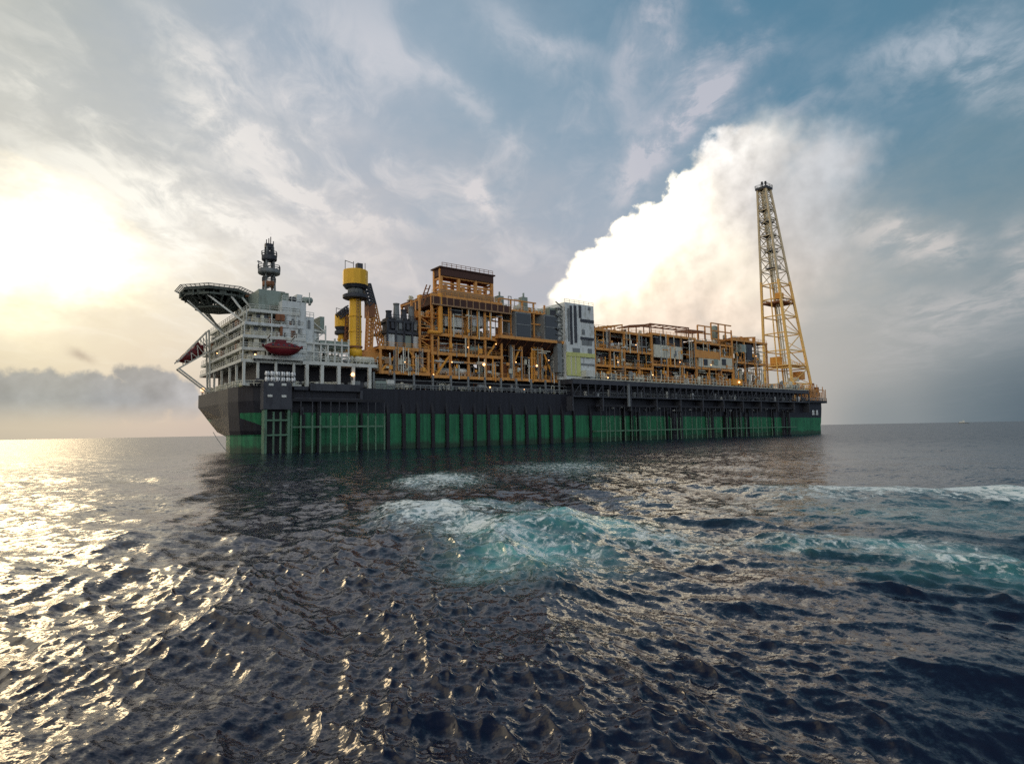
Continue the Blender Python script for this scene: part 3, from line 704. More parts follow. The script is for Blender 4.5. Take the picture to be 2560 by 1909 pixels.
gear(stt, sa - .5, sb_ + .5, 4.5, Z_(1073, 800, 4), 5, 6, BROWN); gear(stt, sa, sb_, 4.5, ztp, 3, 5, BROWN + MIXED)
# yellow L pipe
lp = MB(); u, z = S(1100, 832, 3.2); lp.tube((u, 3.0, z), (u, 3.0, Z_(1103, 735, 3.2)), .75, 10).tube((u, 3.0, z), (U_(1070, 3.2, 830), 3.0, z), .6, 10); lp.build('orange_duct', AMBER, m2)

# ---- module with two dark air intakes
m3, zs3, ua3, ub3 = module('process_module', 'orange module with two square dark air intakes above a wide overhang', 1256, 1400, (946, 848), cols=4, braces=((.1, .35, 0), (.9, .65, 0)), dens=1.3, mats=BROWN, v0=3.5)
z = zs3[-1]
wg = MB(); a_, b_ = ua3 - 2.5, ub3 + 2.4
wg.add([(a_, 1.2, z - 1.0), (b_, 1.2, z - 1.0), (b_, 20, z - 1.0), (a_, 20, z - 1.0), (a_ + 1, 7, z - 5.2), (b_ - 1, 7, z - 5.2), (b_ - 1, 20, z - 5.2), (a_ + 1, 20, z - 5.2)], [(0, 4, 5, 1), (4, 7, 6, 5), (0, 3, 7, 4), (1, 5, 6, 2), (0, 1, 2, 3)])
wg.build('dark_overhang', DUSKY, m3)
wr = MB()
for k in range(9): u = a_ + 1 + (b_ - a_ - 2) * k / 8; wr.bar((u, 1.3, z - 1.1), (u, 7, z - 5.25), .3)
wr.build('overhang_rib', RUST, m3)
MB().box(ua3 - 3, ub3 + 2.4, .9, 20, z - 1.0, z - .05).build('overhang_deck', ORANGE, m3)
for x0, x1, y0, y1 in ((1290, 1327, 842, 783), (1362, 1394, 848, 790)):
    u0, z0 = S(x0, y0, 1.8); u1, z1 = S(x1, y1, 1.8)
    b = MB().box(u0, u1, 1.8, 9, z0, z1).build('intake_housing', GREY, m3)
    MB().box(u0 + .4, u1 - .4, 1.62, 1.8, z0 + .4, z1 - .5).build('intake_grille', GLASS, b)
    MB().box(u0 + .3, u1 - .3, 1.5, 1.64, (z0 + z1) / 2 - .12, (z0 + z1) / 2 + .18).build('intake_bar', GREY, b)
gear(m3, ua3, ub3 + 1, 1.6, z, 8, 18, MIXED); gear(m3, ua3, ub3 + 1, 6, z, 12, 12, MIXED + BROWN)
up3 = MB(); u0, u1 = U_(1248, 4, 770), U_(1362, 4, 770); zq = Z_(1300, 776, 4)
for k in range(5): u = u0 + (u1 - u0) * k / 4; up3.box(u - .25, u + .25, 4, 4.5, z, zq + 3)
up3.box(u0, u1, 3.8, 14, zq - .5, zq); up3.box(u0, u0 + (u1 - u0) * .8, 3.9, 4.3, zq + 3, zq + 3.4); up3.box(u0, u1, 3.9, 4.3, z + 5.2, z + 5.6)
up3 = up3.build('upper_rack', ORANGE, m3)
gear(m3, u0, u1, 4.2, zq, 5.5, 13, [CREAM, CREAM, ORANGE, GREY, WHITE, RUST])
MB().rail([(u0, 3.9, zq), (u1, 3.9, zq)], 1.4, .14, 1.5).build('railing', CREAM, m3)
for px, py in ((1312, 741), (1252, 738)):
    u, zk = S(px, py, 6); MB().box(u - 1.2, u + 1.2, 6, 8, zk - 5, zk - .2).box(u - .2, u + .2, 6.5, 7, zk - .2, zk + 1.3).build('roof_unit', GREENBOX, m3)

# ---- pale control block
def px_box(x0, x1, y0, y1, v0, v1, mat, name, parent):
    u0, z0 = S(x0, y0, v0); u1, z1 = S(x1, y1, v0); return MB().box(u0, u1, v0, v1, z0, z1).build(name, mat, parent)
zb_ = 21.6
ub0, ub1 = U_(1414, 0, 850), U_(1486, 0, 850); ztop = Z_(1440, 759, 0)
wb = MB().box(ub0, ub1, 0, 20, zb_, ztop).box(U_(1395, 2, 800), ub0, 2, 18, zb_, Z_(1400, 767, 2)).build('control_block', PALE, ship)
wb['label'] = 'tall pale grey block with vertical slots and a yellow-green lower corner'
for x0, x1, y0, y1 in ((1427, 1430, 860, 764), (1437, 1441, 856, 764), (1448, 1453, 794, 764), (1421, 1423, 852, 770)): px_box(x0, x1, y0, y1, -.18, .02, DARK if x0 > 1425 else GREY, 'vertical_slot', wb)
for y in (801, 845): px_box(1452, 1485, y + 3, y, -.25, .02, DARK, 'ledge', wb)
for x0, x1, y0, y1 in ((1455, 1462, 836, 824), (1470, 1476, 775, 768), (1432, 1450, 880, 871), (1470, 1480, 884, 872), (1455, 1480, 862, 852)): px_box(x0, x1, y0, y1, -.12, .02, GREY, 'hatch', wb)
px_box(1418, 1451, 938, 887, -.3, .02, LIME, 'yellow_green_panel', wb)
for x in (1428, 1439): px_box(x, x + 1.2, 936, 889, -.4, -.28, CREAM, 'panel_post', wb)
px_box(1418, 1488, 889, 885, -.5, .02, LIME, 'yellow_beam', wb)
px_box(1452, 1486, 912, 910, -.2, .02, GREY, 'ledge', wb)
sd = MB(); u0, u1 = U_(1392, 1.2, 850), U_(1414, 1.2, 850)
for k in range(11): zz_ = zb_ + 1.5 + k * 2.3; sd.box(u0, u1, 1.2, 2, zz_, zz_ + .25); sd.bar((u0 if k % 2 else u1, 1.3, zz_), (u1 if k % 2 else u0, 1.3, zz_ + 2.3), .5, .2)
sd.build('side_stair', GREY, wb)
px_box(1374, 1398, 790, 772, 2.5, 12, GREENBOX, 'side_housing', wb); px_box(1376, 1390, 788, 776, 2.3, 2.55, DARK, 'hatch', wb)
px_box(1395, 1404, 930, 850, .9, 3, GREY, 'riser_duct', wb)
MB().rail([(ub0, .1, ztop), (ub1, .1, ztop)], 1.2, .1).build('railing', WHITE, wb)

# ---- long low modules to the right
m4, zs4, ua4, ub4 = module('process_module', 'three-deck orange module right of the pale block', 1490, 1632, (941, 914, 874, 828), cols=5, dens=1.0, mats=BROWN + MIXED, v0=1.0)
m5, zs5, ua5, ub5 = module('process_module', 'orange module with a long cream panel on its middle deck', 1634, 1742, (949, 912, 838), cols=4, dens=1.0, mats=MIXED + BROWN, v0=1.0)
px_box(1636, 1706, 892, 868, .8, 4, CREAM, 'cream_panel', m5); px_box(1640, 1708, 864, 848, 2.5, 8, DARK, 'dark_unit', m5)
for x in (1652, 1672, 1692): px_box(x, x + 1.6, 892, 868, .6, .82, WHITE, 'panel_post', m5)
m6, zs6, ua6, ub6 = module('process_module', 'orange and grey-green module with stacked coolers', 1744, 1834, (955, 920, 886, 858), cols=4, dens=1.3, mats=[GREENBOX, GREENBOX, GREY, CREAM, ORANGE, PALE], v0=1.0)
px_box(1738, 1800, 893, 881, .6, 5, ORANGE, 'orange_girder', m6); px_box(1748, 1830, 916, 896, .7, 6, CREAM, 'lower_panel', m6)
for x in (1760, 1786, 1806): px_box(x, x + 9, 912, 898, .5, .75, R.choice([DARK, GREENBOX]), 'hatch', m6)
m7, zs7, ua7, ub7 = module('process_module', 'orange module beside the flare tower foot', 1836, 1922, (960, 906, 852), cols=4, dens=1.2, mats=BROWN + [GREENBOX, CREAM], v0=1.0)
px_box(1868, 1880, 900, 862, .6, 4, DARK, 'dark_unit', m7); px_box(1850, 1868, 880, 862, .8, 6, GREENBOX, 'pale_unit', m7)
# roofs and catwalks above them
for (x0, x1, y0, y1, p, ht) in ((1496, 1556, 818, 812, m4, 3), (1572, 1628, 814, 811, m4, 3.2), (1624, 1722, 809, 820, m5, 4), (1716, 1762, 824, 829, m5, 2.4), (1832, 1888, 845, 843, m7, 2.6)):
    u0, z0 = S(x0, y0, 4); u1, z1 = S(x1, y1, 4); b = MB()
    b.bar((u0, 4, z0), (u1, 4, z1), .35, .5).bar((u0, 10, z0), (u1, 10, z1), .35, .5)
    for k in range(7):
        f = k / 6; u = u0 + (u1 - u0) * f; zz_ = z0 + (z1 - z0) * f; b.bar((u, 4, zz_), (u, 10, zz_), .3)
        if k % 2 == 0: b.bar((u, 4.2, zz_), (u, 4.2, zz_ - ht - 1), .3)
    b.build('roof_canopy', RUST if R.random() < .5 else ORANGE, p)
tw = MB(); u0, u1 = U_(1779, 4, 830), U_(1829, 4, 830); z0, z1 = Z_(1800, 850, 4), Z_(1800, 810, 4)
for vv in (4, 11):
    for f in (0, .36, .7, 1): tw.box(u0 + (u1 - u0) * f - .25, u0 + (u1 - u0) * f + .25, vv, vv + .5, z0, z1 - (2 if f == 1 else 0))
    for f in (.0, .5, .96): tw.box(u0, u1, vv, vv + .4, z0 + (z1 - z0) * f, z0 + (z1 - z0) * f + .5)
tw.build('column_frame', ORANGE, m6)
MB().tank((u0 + (u1 - u0) * .42, 7, z0 + 1), (u0 + (u1 - u0) * .42, 7, z1 - 1), 1.6).build('upright_vessel', GREENBOX, m6, True)
gear(m6, U_(1746, 4), U_(1832, 4), 3, zs6[-1], 4, 12, [GREENBOX, GREY, CREAM, ORANGE]); gear(m4, ua4, ub4, 3, zs4[-1], 3.2, 9, BROWN); gear(m7, ua7, ub7, 3, zs7[-1], 3, 8, BROWN)
# fences and small gear standing on the gallery roof
gt = MB(); zt = 21.65
for k in range(60):
    u = U_(1492, -2, 950) + k * (gx1 - U_(1492, -2, 950) - 2) / 59; h = rj(1.2, 3.6); gt.box(u - .14, u + .14, -2.2, -1.9, zt + .2, zt + h)
for h in (1.2, 2.2): gt.box(U_(1490, -2, 950), gx1 - 2, -2.15, -2.0, zt + h, zt + h + .14)
gt = gt.build('gallery_fence', CREAM, gal)
gear(gal, U_(1490, -2, 950), gx1 - 4, -2.6, zt + .2, 4.4, 52, [CREAM, ORANGE, RUST, WHITE, GREY, CREAM, ORANGE, PALE])
px_box(1832, 1856, 962, 948, -2.6, 2, AMBER, 'amber_locker', gal)
px_box(1466, 1488, 941, 926, -2.6, 2, WHITE, 'white_locker', gal)

# ---- under-deck trunk below the left modules
ud = MB(); ua_, ub_ = U_(935, 1, 950), U_(1432, 1, 950)
for k in range(13): u = ua_ + (ub_ - ua_) * k / 12; ud.box(u - .25, u + .25, 1, 1.5, DECK, zs1[0] - .8 if u < ub1 else zs2[0] - .8)
for z in (DECK + 1.2, DECK + 2.6): ud.box(ua_, ub_, .9, 1.1, z, z + .16)
ud = ud.build('support_row', GREY, ship)
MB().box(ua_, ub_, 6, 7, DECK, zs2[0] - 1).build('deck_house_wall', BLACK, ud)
gear(ud, ua_, ub_, .6, DECK, 3.4, 44, [GREY, GREY, DARK, GREENBOX, WHITE, CREAM, DARK, PALE]); gear(ud, ua_, ub_, 2.6, DECK, 3.6, 18, [GREY, DARK, RUST])
MB().rail([(ua_, -.1, DECK - .05), (ub_ - 4, -.1, DECK - .05)], 1.4, .16, 1.7).build('railing', GREY, ud)
px_box(940, 986, 972, 953, .2, 4, GREENBOX, 'deck_locker', ud); px_box(968, 986, 962, 950, -.1, .5, WHITE, 'white_locker', ud)

# ---- pipe deck between accommodation and the modules
zpd = Z_(850, 908, 1)
pd = MB().box(U_(757, 1, 908), U_(944, 1, 908), 1, 30, zpd - .7, zpd + .2)
for px in (768, 806, 848, 884, 925): u = U_(px, 1, 930); pd.box(u - .42, u + .42, 1, 1.8, DECK, zpd - .6); pd.box(u - .42, u + .42, 20, 20.8, DECK, zpd - .6)
pd = pd.build('pipe_deck', WHITE, ship)
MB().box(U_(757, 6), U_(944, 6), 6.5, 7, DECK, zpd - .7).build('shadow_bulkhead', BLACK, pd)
fr = MB(); u0, u1 = U_(766, 2, 890), U_(872, 2, 890); zt_ = Z_(820, 858, 2)
for k in range(7): u = u0 + (u1 - u0) * k / 6; fr.box(u - .2, u + .2, 2, 2.4, zpd, zt_ + (1.4 if k > 3 else 0)); fr.box(u - .2, u + .2, 9, 9.4, zpd, zt_)
fr.box(u0, u1, 1.9, 9.5, zt_ - .5, zt_); fr.box(u0, u1, 1.9, 2.1, (zpd + zt_) / 2, (zpd + zt_) / 2 + .3)
fr.build('pipe_rack', WHITE, pd)
px_box(800, 872, 868, 855, 2.6, 10, GREENBOX, 'rack_roof', pd)
gear(pd, u0, u1, 2.4, zpd + .2, 4.2, 16, [GREY, WHITE, CREAM, PALE, DARK, GREENBOX]); gear(pd, U_(885, 2), U_(944, 2), 2, zpd + .2, 3, 10, [WHITE, CREAM, GREY])
gear(pd, U_(735, 1), U_(944, 1), .6, DECK, 3, 22, [GREY, DARK, CREAM, WHITE, DARK, GREY])
MB().rail([(U_(757, 1), 1.05, zpd + .2), (U_(944, 1), 1.05, zpd + .2)], 1.3, .12, 2).build('railing', WHITE, pd)

# ---- deck cranes
def crane(px, y0, yr, yh0, yh1, wcol, whouse, v, label, boom):
    u, z0 = S(px, y0, v); zr = Z_(px, yr, v); zh0 = Z_(px, yh0, v); zh1 = Z_(px, yh1, v)
    c = MB().lathe((u, v, z0), (0, 0, 1), [(0, wcol * 1.12), (2.0, wcol * 1.12), (2.1, wcol), ((zr - z0) * .4, wcol), ((zr - z0) * .92, wcol * .93), (zr - z0, wcol * .93)], 22).build('deck_crane', YELLOW, ship, True)
    c['label'] = label
    MB().lathe((u, v, zr - .2), (0, 0, 1), [(0, whouse * .9), (.2, whouse), (1.0, whouse), (1.2, whouse * .9)], 20).build('slew_ring', DARK, c)
    MB().lathe((u, v, zr + 1.0), (0, 0, 1), [(0, whouse * .62), (zh0 - zr - .6, whouse * .55)], 16).build('swivel_neck', GREY, c, True)
    MB().lathe((u, v, zh0 - .9), (0, 0, 1), [(0, whouse * .8), (.9, whouse)], 20).build('house_skirt', DARK, c)
    h = MB().lathe((u, v, zh0), (0, 0, 1), [(0, whouse), (zh1 - zh0 - .2, whouse), (zh1 - zh0, whouse * .97)], 12).build('crane_house', YELLOW, c)
    MB().box(u + whouse * .1, u + whouse * .55, v - .8, v + .8, zh1, zh1 + 1.9 * whouse / 3).build('winch_box', DARK, h)
    a = MB()
    for s_ in (-.9, -.2, .8): a.bar((u + s_ * whouse, v - .3, zh1), (u + s_ * whouse, v - .3, zh1 + 2.2 * whouse / 3), .14)
    a.bar((u - .9 * whouse, v - .3, zh1 + 2.1 * whouse / 3), (u - .2 * whouse, v - .3, zh1 + 1.7 * whouse / 3), .14); a.build('aerial', DARK, h)
    ld = MB()
    for s_ in (-.35, .35): ld.box(u + s_ - .07, u + s_ + .07, v - wcol * 1.14, v - wcol * 1.06, z0 + 2, zr)
    for k in range(int((zr - z0 - 2) / .8)): ld.box(u - .35, u + .35, v - wcol * 1.13, v - wcol * 1.07, z0 + 2 + k * .8, z0 + 2.1 + k * .8)
    ld.build('ladder', TAN, c)
    for f in (.42, .68): MB().lathe((u, v, z0 + (zr - z0) * f), (0, 0, 1), [(0, wcol * 1.07), (.35, wcol * 1.07)], 20).build('flange', YELLOW, c)
    return c, u, z0, zr, zh0, zh1
c1, cu, cz0, czr, czh0, czh1 = crane(888, 892, 746, 714, 677, 1.72, 3.45, 6, 'tall yellow pedestal crane with its drum-shaped house', True)
MB().lathe((cu, 6, Z_(886, 870, 6)), (0, 0, 1), [(0, 2.0), (.5, 2.0)], 18).build('service_ring', RUST, c1)
def lattice(p, q, w, name, mat, parent, n=8, t=.2):
    p, q = Vector(p), Vector(q); d = (q - p).normalized(); s = d.cross(Vector((0, 1, 0))).normalized() * w / 2; k = Vector((0, 1, 0)) * w / 2
    cs = [s + k, s - k, -s - k, -s + k]; b = MB()
    for c in cs: b.bar(p + c, q + c, t)
    for i in range(n):
        a0, a1 = p.lerp(q, i / n), p.lerp(q, (i + 1) / n)
        for j in range(4): b.bar(a0 + cs[j], a1 + cs[(j + 1) % 4], t * .7); b.bar(a0 + cs[j], a0 + cs[(j + 1) % 4], t * .7)
    return b.build(name, mat, parent)
def at3(px, py, v): u, z = S(px, py, v); return (u, v, z)
lattice(at3(914, 712, 8), at3(928, 764, 8), 2.0, 'upper_boom', DARK, c1, 6, .45)
MB().box(U_(922, 7, 775), U_(938, 7, 775), 7, 10, Z_(930, 792, 7), Z_(930, 756, 7)).build('boom_sheave_box', RUST, c1)
lattice(at3(926, 775, 8), at3(921, 890, 8), 1.5, 'lower_boom', ORANGE, c1, 12, .34)
lattice(at3(932, 760, 9), at3(962, 905, 9), 1.4, 'boom_stay', ORANGE, c1, 12, .26)
MB().bar(at3(920, 872, 7), at3(958, 906, 7), 1.6, 2.4).box(U_(908, 7, 900), U_(950, 7, 900), 6, 10, Z_(930, 905, 7), Z_(930, 880, 7)).build('boom_rest', ORANGE, c1)
c2, *_x = crane(857, 880, 835, 818, 786, 1.6, 2.5, 26, 'smaller orange crane standing behind the tall one', False)
lattice(at3(846, 790, 24), at3(872, 770, 24), 1.6, 'upper_boom', DARK, c2, 5, .4); lattice(at3(868, 775, 24), at3(866, 850, 24), 1.4, 'lower_boom', RUST, c2, 7, .3)

# ---- accommodation block at the stern
VA, VB = 2.0, 51.0
def zl(px, py): return Z_(px, py, VA)
z_main = zl(640, 898); lv_ = [z_main, zl(640, 868), zl(640, 837), zl(640, 805), zl(640, 772)]
ucor = 1.5; uend = U_(768, VA, 850)
acc = MB()
for i in range(4):
    ins = (1.2, .9, 1.0, 1.3)[i]; acc.box(ucor + ins + i * .2, uend, VA + 1.6, VB - 2 - i, lv_[i], lv_[i + 1])
acc.box(ucor + 6, uend - .6, VA + 3, VB - 16, lv_[4], zl(640, 752))
acc = acc.build('accommodation_block', CREAM, ship); acc['label'] = 'cream and white stepped living quarters block under the helideck'
ups = [uend + .2, uend - .2, uend - .4, uend - 1.0, uend - 2]
for i, z in enumerate(lv_):
    o_ = (0.0, .1, .3, .7, 1.6)[i]
    MB().box(ucor + o_ - 1.2, ups[i], VA - .2, VB - i, z - .75, z).build('deck_slab', WHITE if i != 3 else PALE, acc)
    MB().rail([(ucor + o_ - 1.1, VB - i - 1, z), (ucor + o_ - 1.1, VA - .1, z), (ups[i], VA - .1, z)], 1.1, .09, 2.4).build('railing', WHITE, acc)
    if i < 4:
        ins = ucor + (1.2, .9, 1.0, 1.3)[i] + i * .2; h = lv_[i + 1] - z
        for k in range(6): u = ins + .7 + k * (uend - ins - 1.5) / 6; MB().box(u, u + .95, VA + 1.52, VA + 1.62, z + h * .42, z + h * .72).build('window', GLASS, acc)
        for k in range(9): vv = VA + 3 + k * (VB - 10 - i) / 9; MB().box(ins - .08, ins + .02, vv, vv + 1.6, z + h * .42, z + h * .72).build('window', GLASS, acc)
        for k in range(12):
            vv = VA + rj(.5, VB - 8 - i); u = ucor + o_ + rj(-.9, .2); hh = rj(.8, 2.3); MB().box(u, u + rj(.5, 1), vv, vv + rj(.6, 2.4), z, z + hh).build('deck_locker', R.choice([CREAM, WHITE, GREY, CREAM, RUST, DARK]), acc)
        for k in range(6):
            u = ucor + o_ + rj(0, uend - ucor - 3); w = rj(.4, 1.2); MB().box(u, u + w, VA, VA + .8, z, z + rj(.8, 2.2)).build('deck_locker', R.choice([CREAM, WHITE, GREY, CREAM, RUST, WHITE]), acc)
        for k in range(3): u = ucor + o_ - .9 + k * (ups[i] - ucor - o_) / 2.2; MB().box(u, u + .25, VA - .1, VA + .2, z, lv_[i + 1] - .4).build('deck_post', WHITE, acc)
        for k in range(3): vv = VA + 2 + k * (VB - 6 - i) / 3; MB().box(ucor + o_ - 1.0, ucor + o_ - .75, vv, vv + .3, z, lv_[i + 1] - .4).build('deck_post', CREAM, acc)
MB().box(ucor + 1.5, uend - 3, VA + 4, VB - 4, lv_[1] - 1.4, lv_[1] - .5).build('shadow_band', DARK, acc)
bw = MB().box(U_(634, .6, 895), U_(756, .6, 895), .3, 2, zl(690, 900), zl(690, 892)).build('boat_deck_beam', WHITE, acc)
# white funnel and service tower
ft0, ft1 = U_(705, 2, 800), U_(786, 2, 800)
ft = MB().box(ft0, ft1 - 2.2, 2.0, 14, z_main, zl(730, 753)).box(ft0 + .5, ft1, 2.4, 16, z_main, zl(760, 790)).box(ft0 + 1, ft1 + 1.6, 3, 18, z_main, zl(790, 826))
ft = ft.build('service_tower', PALE, ship); ft['label'] = 'plain pale grey service tower beside the living quarters'
for (x0, x1, y0, y1, v_, m_, n_) in ((706, 722, 753, 733, 4, GREENBOX, 'funnel'), (742, 756, 753, 737, 4, PALE, 'funnel'), (726, 738, 753, 744, 5, DARK, 'roof_unit'), (690, 712, 800, 786, 1.6, RUST, 'dark_red_box'), (701, 707, 838, 816, 1.6, RUST, 'dark_red_box'), (729, 735, 812, 797, 1.9, GREY, 'hatch'), (770, 776, 820, 800, 2.1, GREY, 'hatch'), (745, 750, 835, 800, 1.9, GREY, 'hatch'), (786, 812, 832, 824, 3, PALE, 'side_platform'), (800, 811, 822, 792, 6, GREENBOX, 'side_house')):
    px_box(x0, x1, y0, y1, v_, v_ + (6 if 'funnel' in n_ or 'house' in n_ else .7), m_, n_, ft)
ft2 = MB(); ftu = ft1 - .2
for k in range(4): zz_ = z_main + 1 + k * 2.4; ft2.box(ftu, ftu + 3.4, 2.6, 4, zz_, zz_ + .2); ft2.bar((ftu + (3.2 if k % 2 else .1), 2.7, zz_), (ftu + (.1 if k % 2 else 3.2), 2.7, zz_ + 2.4), .6, .2)
for u in (ftu, ftu + 3.3): ft2.box(u, u + .3, 2.5, 2.9, z_main, z_main + 10)
ft2.build('outside_stair', WHITE, ft)
rl = MB(); zr_ = zl(760, 790); rl.rail([(ft1 - 2.2, 2.1, zr_), (ft1, 2.5, zr_)], 1.2, .12, 1); zr2 = zl(730, 753); rl.rail([(ft0, 2.1, zr2), (ft1 - 2.2, 2.1, zr2)], 1.2, .12, 1.2); rl.bar((ft1 - 1, 3, zr2), (ft1 - 1, 3, zr2 + 3), .2); rl.build('railing', WHITE, ft)
gear(ft, ft0, ft1, 3, zr2, 2.6, 7, [GREENBOX, GREY, PALE, DARK])
# deck under the quarters: posts, winches, black block standing for the shade in the open under-deck
ds = MB()
for px in (610, 645, 690, 735): u = U_(px, 1.5, 930); ds.box(u - .3, u + .3, 1.5, 2, DECK, z_main - .4)
for vv in (8, 15, 24, 33, 42): ds.box(.6, 1.1, vv, vv + .5, DECK, z_main - .4)
ds = ds.build('stern_deck_frame', WHITE, ship)
MB().box(4.5, U_(757, 5), 3.6, 46, DECK, z_main - .42).build('stern_shade_block', BLACK, ds)
for i in range(26):
    vv = rj(2, 46); hh = rj(.7, 2.3); MB().box(.5 + rj(0, 1.2), 2 + rj(0, 1), vv, vv + rj(.8, 2.2), DECK, DECK + hh).build('mooring_winch', R.choice([CREAM, GREENBOX, CREAM, WHITE, GREY, LIME if i % 9 == 0 else CREAM]), ds)
gear(ds, 3, U_(665, 1), .3, DECK, 2.2, 7, [CREAM, WHITE, GREY, DARK]); gear(ds, U_(735, 1), U_(760, 1), .3, DECK, 2.4, 4, [CREAM, WHITE, GREY])
MB().rail([(.3, 46, DECK), (.3, 6, DECK), (1.4, 2.2, DECK), (5, .2, DECK), (U_(660, 0), .2, DECK)], 1.25, .12, 1.6).build('railing', CREAM, ds)

# mast
mu, mv = U_(672, 14, 735), 14.0
def mz(py): return Z_(672, py, mv)
mb = MB(); zb_ = mz(752); zt_ = mz(618)
for a_, b_ in ((-1, -1), (1, -1), (1, 1), (-1, 1)): mb.bar((mu + a_ * 1.3, mv + b_ * 1.3, zb_), (mu + a_ * .75, mv + b_ * .75, zt_), .42)
for k in range(10):
    f = k / 10; zz_ = zb_ + (zt_ - zb_) * f; w = 1.3 - .55 * f
    for s_ in (-1, 1): mb.bar((mu - w, mv + s_ * w, zz_), (mu + w, mv + s_ * w, zz_ + (zt_ - zb_) / 10), .2); mb.bar((mu + s_ * w, mv - w, zz_), (mu + s_ * w, mv + w, zz_ + (zt_ - zb_) / 10), .2)
mast = mb.build('signal_mast', GREY, ship); mast['label'] = 'dark lattice signal mast with three round galleries'
for y0, y1, w, m_ in ((716, 705, 1.75, RUST), (686, 675, 2.9, GREY), (652, 640, 2.0, DARK), (640, 630, 1.2, DARK)):
    MB().lathe((mu, mv, mz(y0)), (0, 0, 1), [(0, w * .9), (.3, w), (mz(y1) - mz(y0), w)], 12).build('mast_gallery', m_, mast)
    rr = MB(); zz_ = mz(y1); pts = [(mu + w * math.cos(t * math.pi / 4), mv + w * math.sin(t * math.pi / 4), zz_) for t in range(9)]; rr.rail(pts, 1.1, .13, 2); rr.build('gallery_rail', DARK, mast)
tp = MB()
for s_, hh in ((-.9, 1.9), (.2, 2.8), (.9, 1.7), (-.3, 2.3)): tp.bar((mu + s_, mv - .4, zt_ - 1), (mu + s_, mv - .4, zt_ + hh), .2)
tp.box(mu - 1.1, mu + .9, mv - .7, mv + .7, zt_ - .4, zt_ + .9); tp.build('mast_top', DARK, mast)
MB().bar((mu - 2.7, mv, mz(676)), (mu - 2.7, mv, mz(655)), .2).bar((mu - 3.1, mv, mz(657)), (mu - 1.9, mv, mz(659)), .25).build('radar_arm', GREY, mast)
MB().box(mu - 2.6, mu + 2.4, mv - 1.8, mv + 3, lv_[4] - .5, mz(738)).build('mast_foot_house', CREAM, mast)

# helideck on its spider of struts
HU, HV = -1.7, 21.0
zh_ = Z_(540, 734, HV); HR = 8.7
def octo(r, o=0): return [(HU + r * math.cos(math.radians(22.5 + 45 * k + o)), HV + r * 1.12 * math.sin(math.radians(22.5 + 45 * k + o))) for k in range(8)]
hd = MB().prism(octo(HR), zh_ - .7, zh_).build('helideck', DECKG, ship); hd['label'] = 'eight-sided dark green helideck overhanging the stern on struts'
net = MB(); A1, A2 = octo(HR), octo(HR + 1.1)
for k in range(8):
    p, q_ = A1[k], A1[(k + 1) % 8]; r_, s_ = A2[k], A2[(k + 1) % 8]
    net.bar((*r_, zh_ + .35), (*s_, zh_ + .35), .16)
    for f in range(6): t = f / 6; net.bar((p[0] + (q_[0] - p[0]) * t, p[1] + (q_[1] - p[1]) * t, zh_ - .3), (r_[0] + (s_[0] - r_[0]) * t, r_[1] + (s_[1] - r_[1]) * t, zh_ + .35), .13)
    for w in (.35, .7): net.bar((p[0] + (r_[0] - p[0]) * w, p[1] + (r_[1] - p[1]) * w, zh_ - .3 + .65 * w), (q_[0] + (s_[0] - q_[0]) * w, q_[1] + (s_[1] - q_[1]) * w, zh_ - .3 + .65 * w), .1)
net.build('safety_net', GREY, hd)
gr = MB()
for k in range(-4, 5):
    hw = math.sqrt(max(0, (HR * .97) ** 2 - (k * 2.1) ** 2)); gr.box(HU + k * 2.1 - .15, HU + k * 2.1 + .15, HV - hw, HV + hw, zh_ - 2.2, zh_ - .7); gr.box(HU - hw, HU + hw, HV + k * 2.1 - .12, HV + k * 2.1 + .12, zh_ - 1.5, zh_ - .72)
gr.build('girder_grid', DECKG, hd)
B1, B2 = octo(HR * .93), octo(HR * .55); ring = MB()
for k in range(8): ring.bar((*B1[k], zh_ - 1.7), (*B1[(k + 1) % 8], zh_ - 1.7), .5); ring.bar((*B2[k], zh_ - 3.6), (*B2[(k + 1) % 8], zh_ - 3.6), .35); ring.bar((*B1[k], zh_ - 1.7), (*B2[k], zh_ - 3.6), .3); ring.bar((*B1[k], zh_ - 1.7), (*B2[(k + 1) % 8], zh_ - 3.6), .22)

for k in range(24):
    a0 = k * math.pi / 12; c_, s_ = math.cos(a0), math.sin(a0)
    ring.bar((HU + HR * .9 * c_, HV + HR * s_, zh_ - 1.6), (HU + HR * .5 * c_, HV + HR * .55 * s_, zh_ - 4.4), .4); ring.bar((HU + HR * .7 * c_, HV + HR * .78 * s_, zh_ - 1.6), (HU + HR * .7 * c_, HV + HR * .78 * s_, zh_ - 3.0), .3)
ring.prism([(HU + (x - HU) * .98, HV + (y - HV) * .98) for x, y in octo(HR * .58)], zh_ - 4.6, zh_ - 4.2)
ring.build('under_truss', DECKG, hd)
for (p, q_, w) in (((HU - 5.5, HV + 2, zh_ - 1.8), (ucor + 1.2, HV + 6, lv_[3]), .42), ((HU - 3.5, HV - 7, zh_ - 1.8), (ucor + 2.2, HV - 12, lv_[3] + .2), .42), ((HU + 2, HV - 8, zh_ - 1.8), (ucor + 3.2, HV - 13, lv_[3] + .2), .4), ((HU + 5, HV - 7, zh_ - 1.8), (ucor + 5, HV - 10, lv_[4]), .4), ((HU - 2, HV + 7, zh_ - 1.8), (ucor + 1.4, HV + 10, lv_[3]), .4), ((HU + 4, HV, zh_ - 1.8), (ucor + 4, HV, lv_[4]), .5), ((HU - 7, HV - 2, zh_ - 3), (ucor + .5, HV - 3, lv_[2]), .36)):
    MB().bar(p, q_, w).build('strut', WHITE, hd)
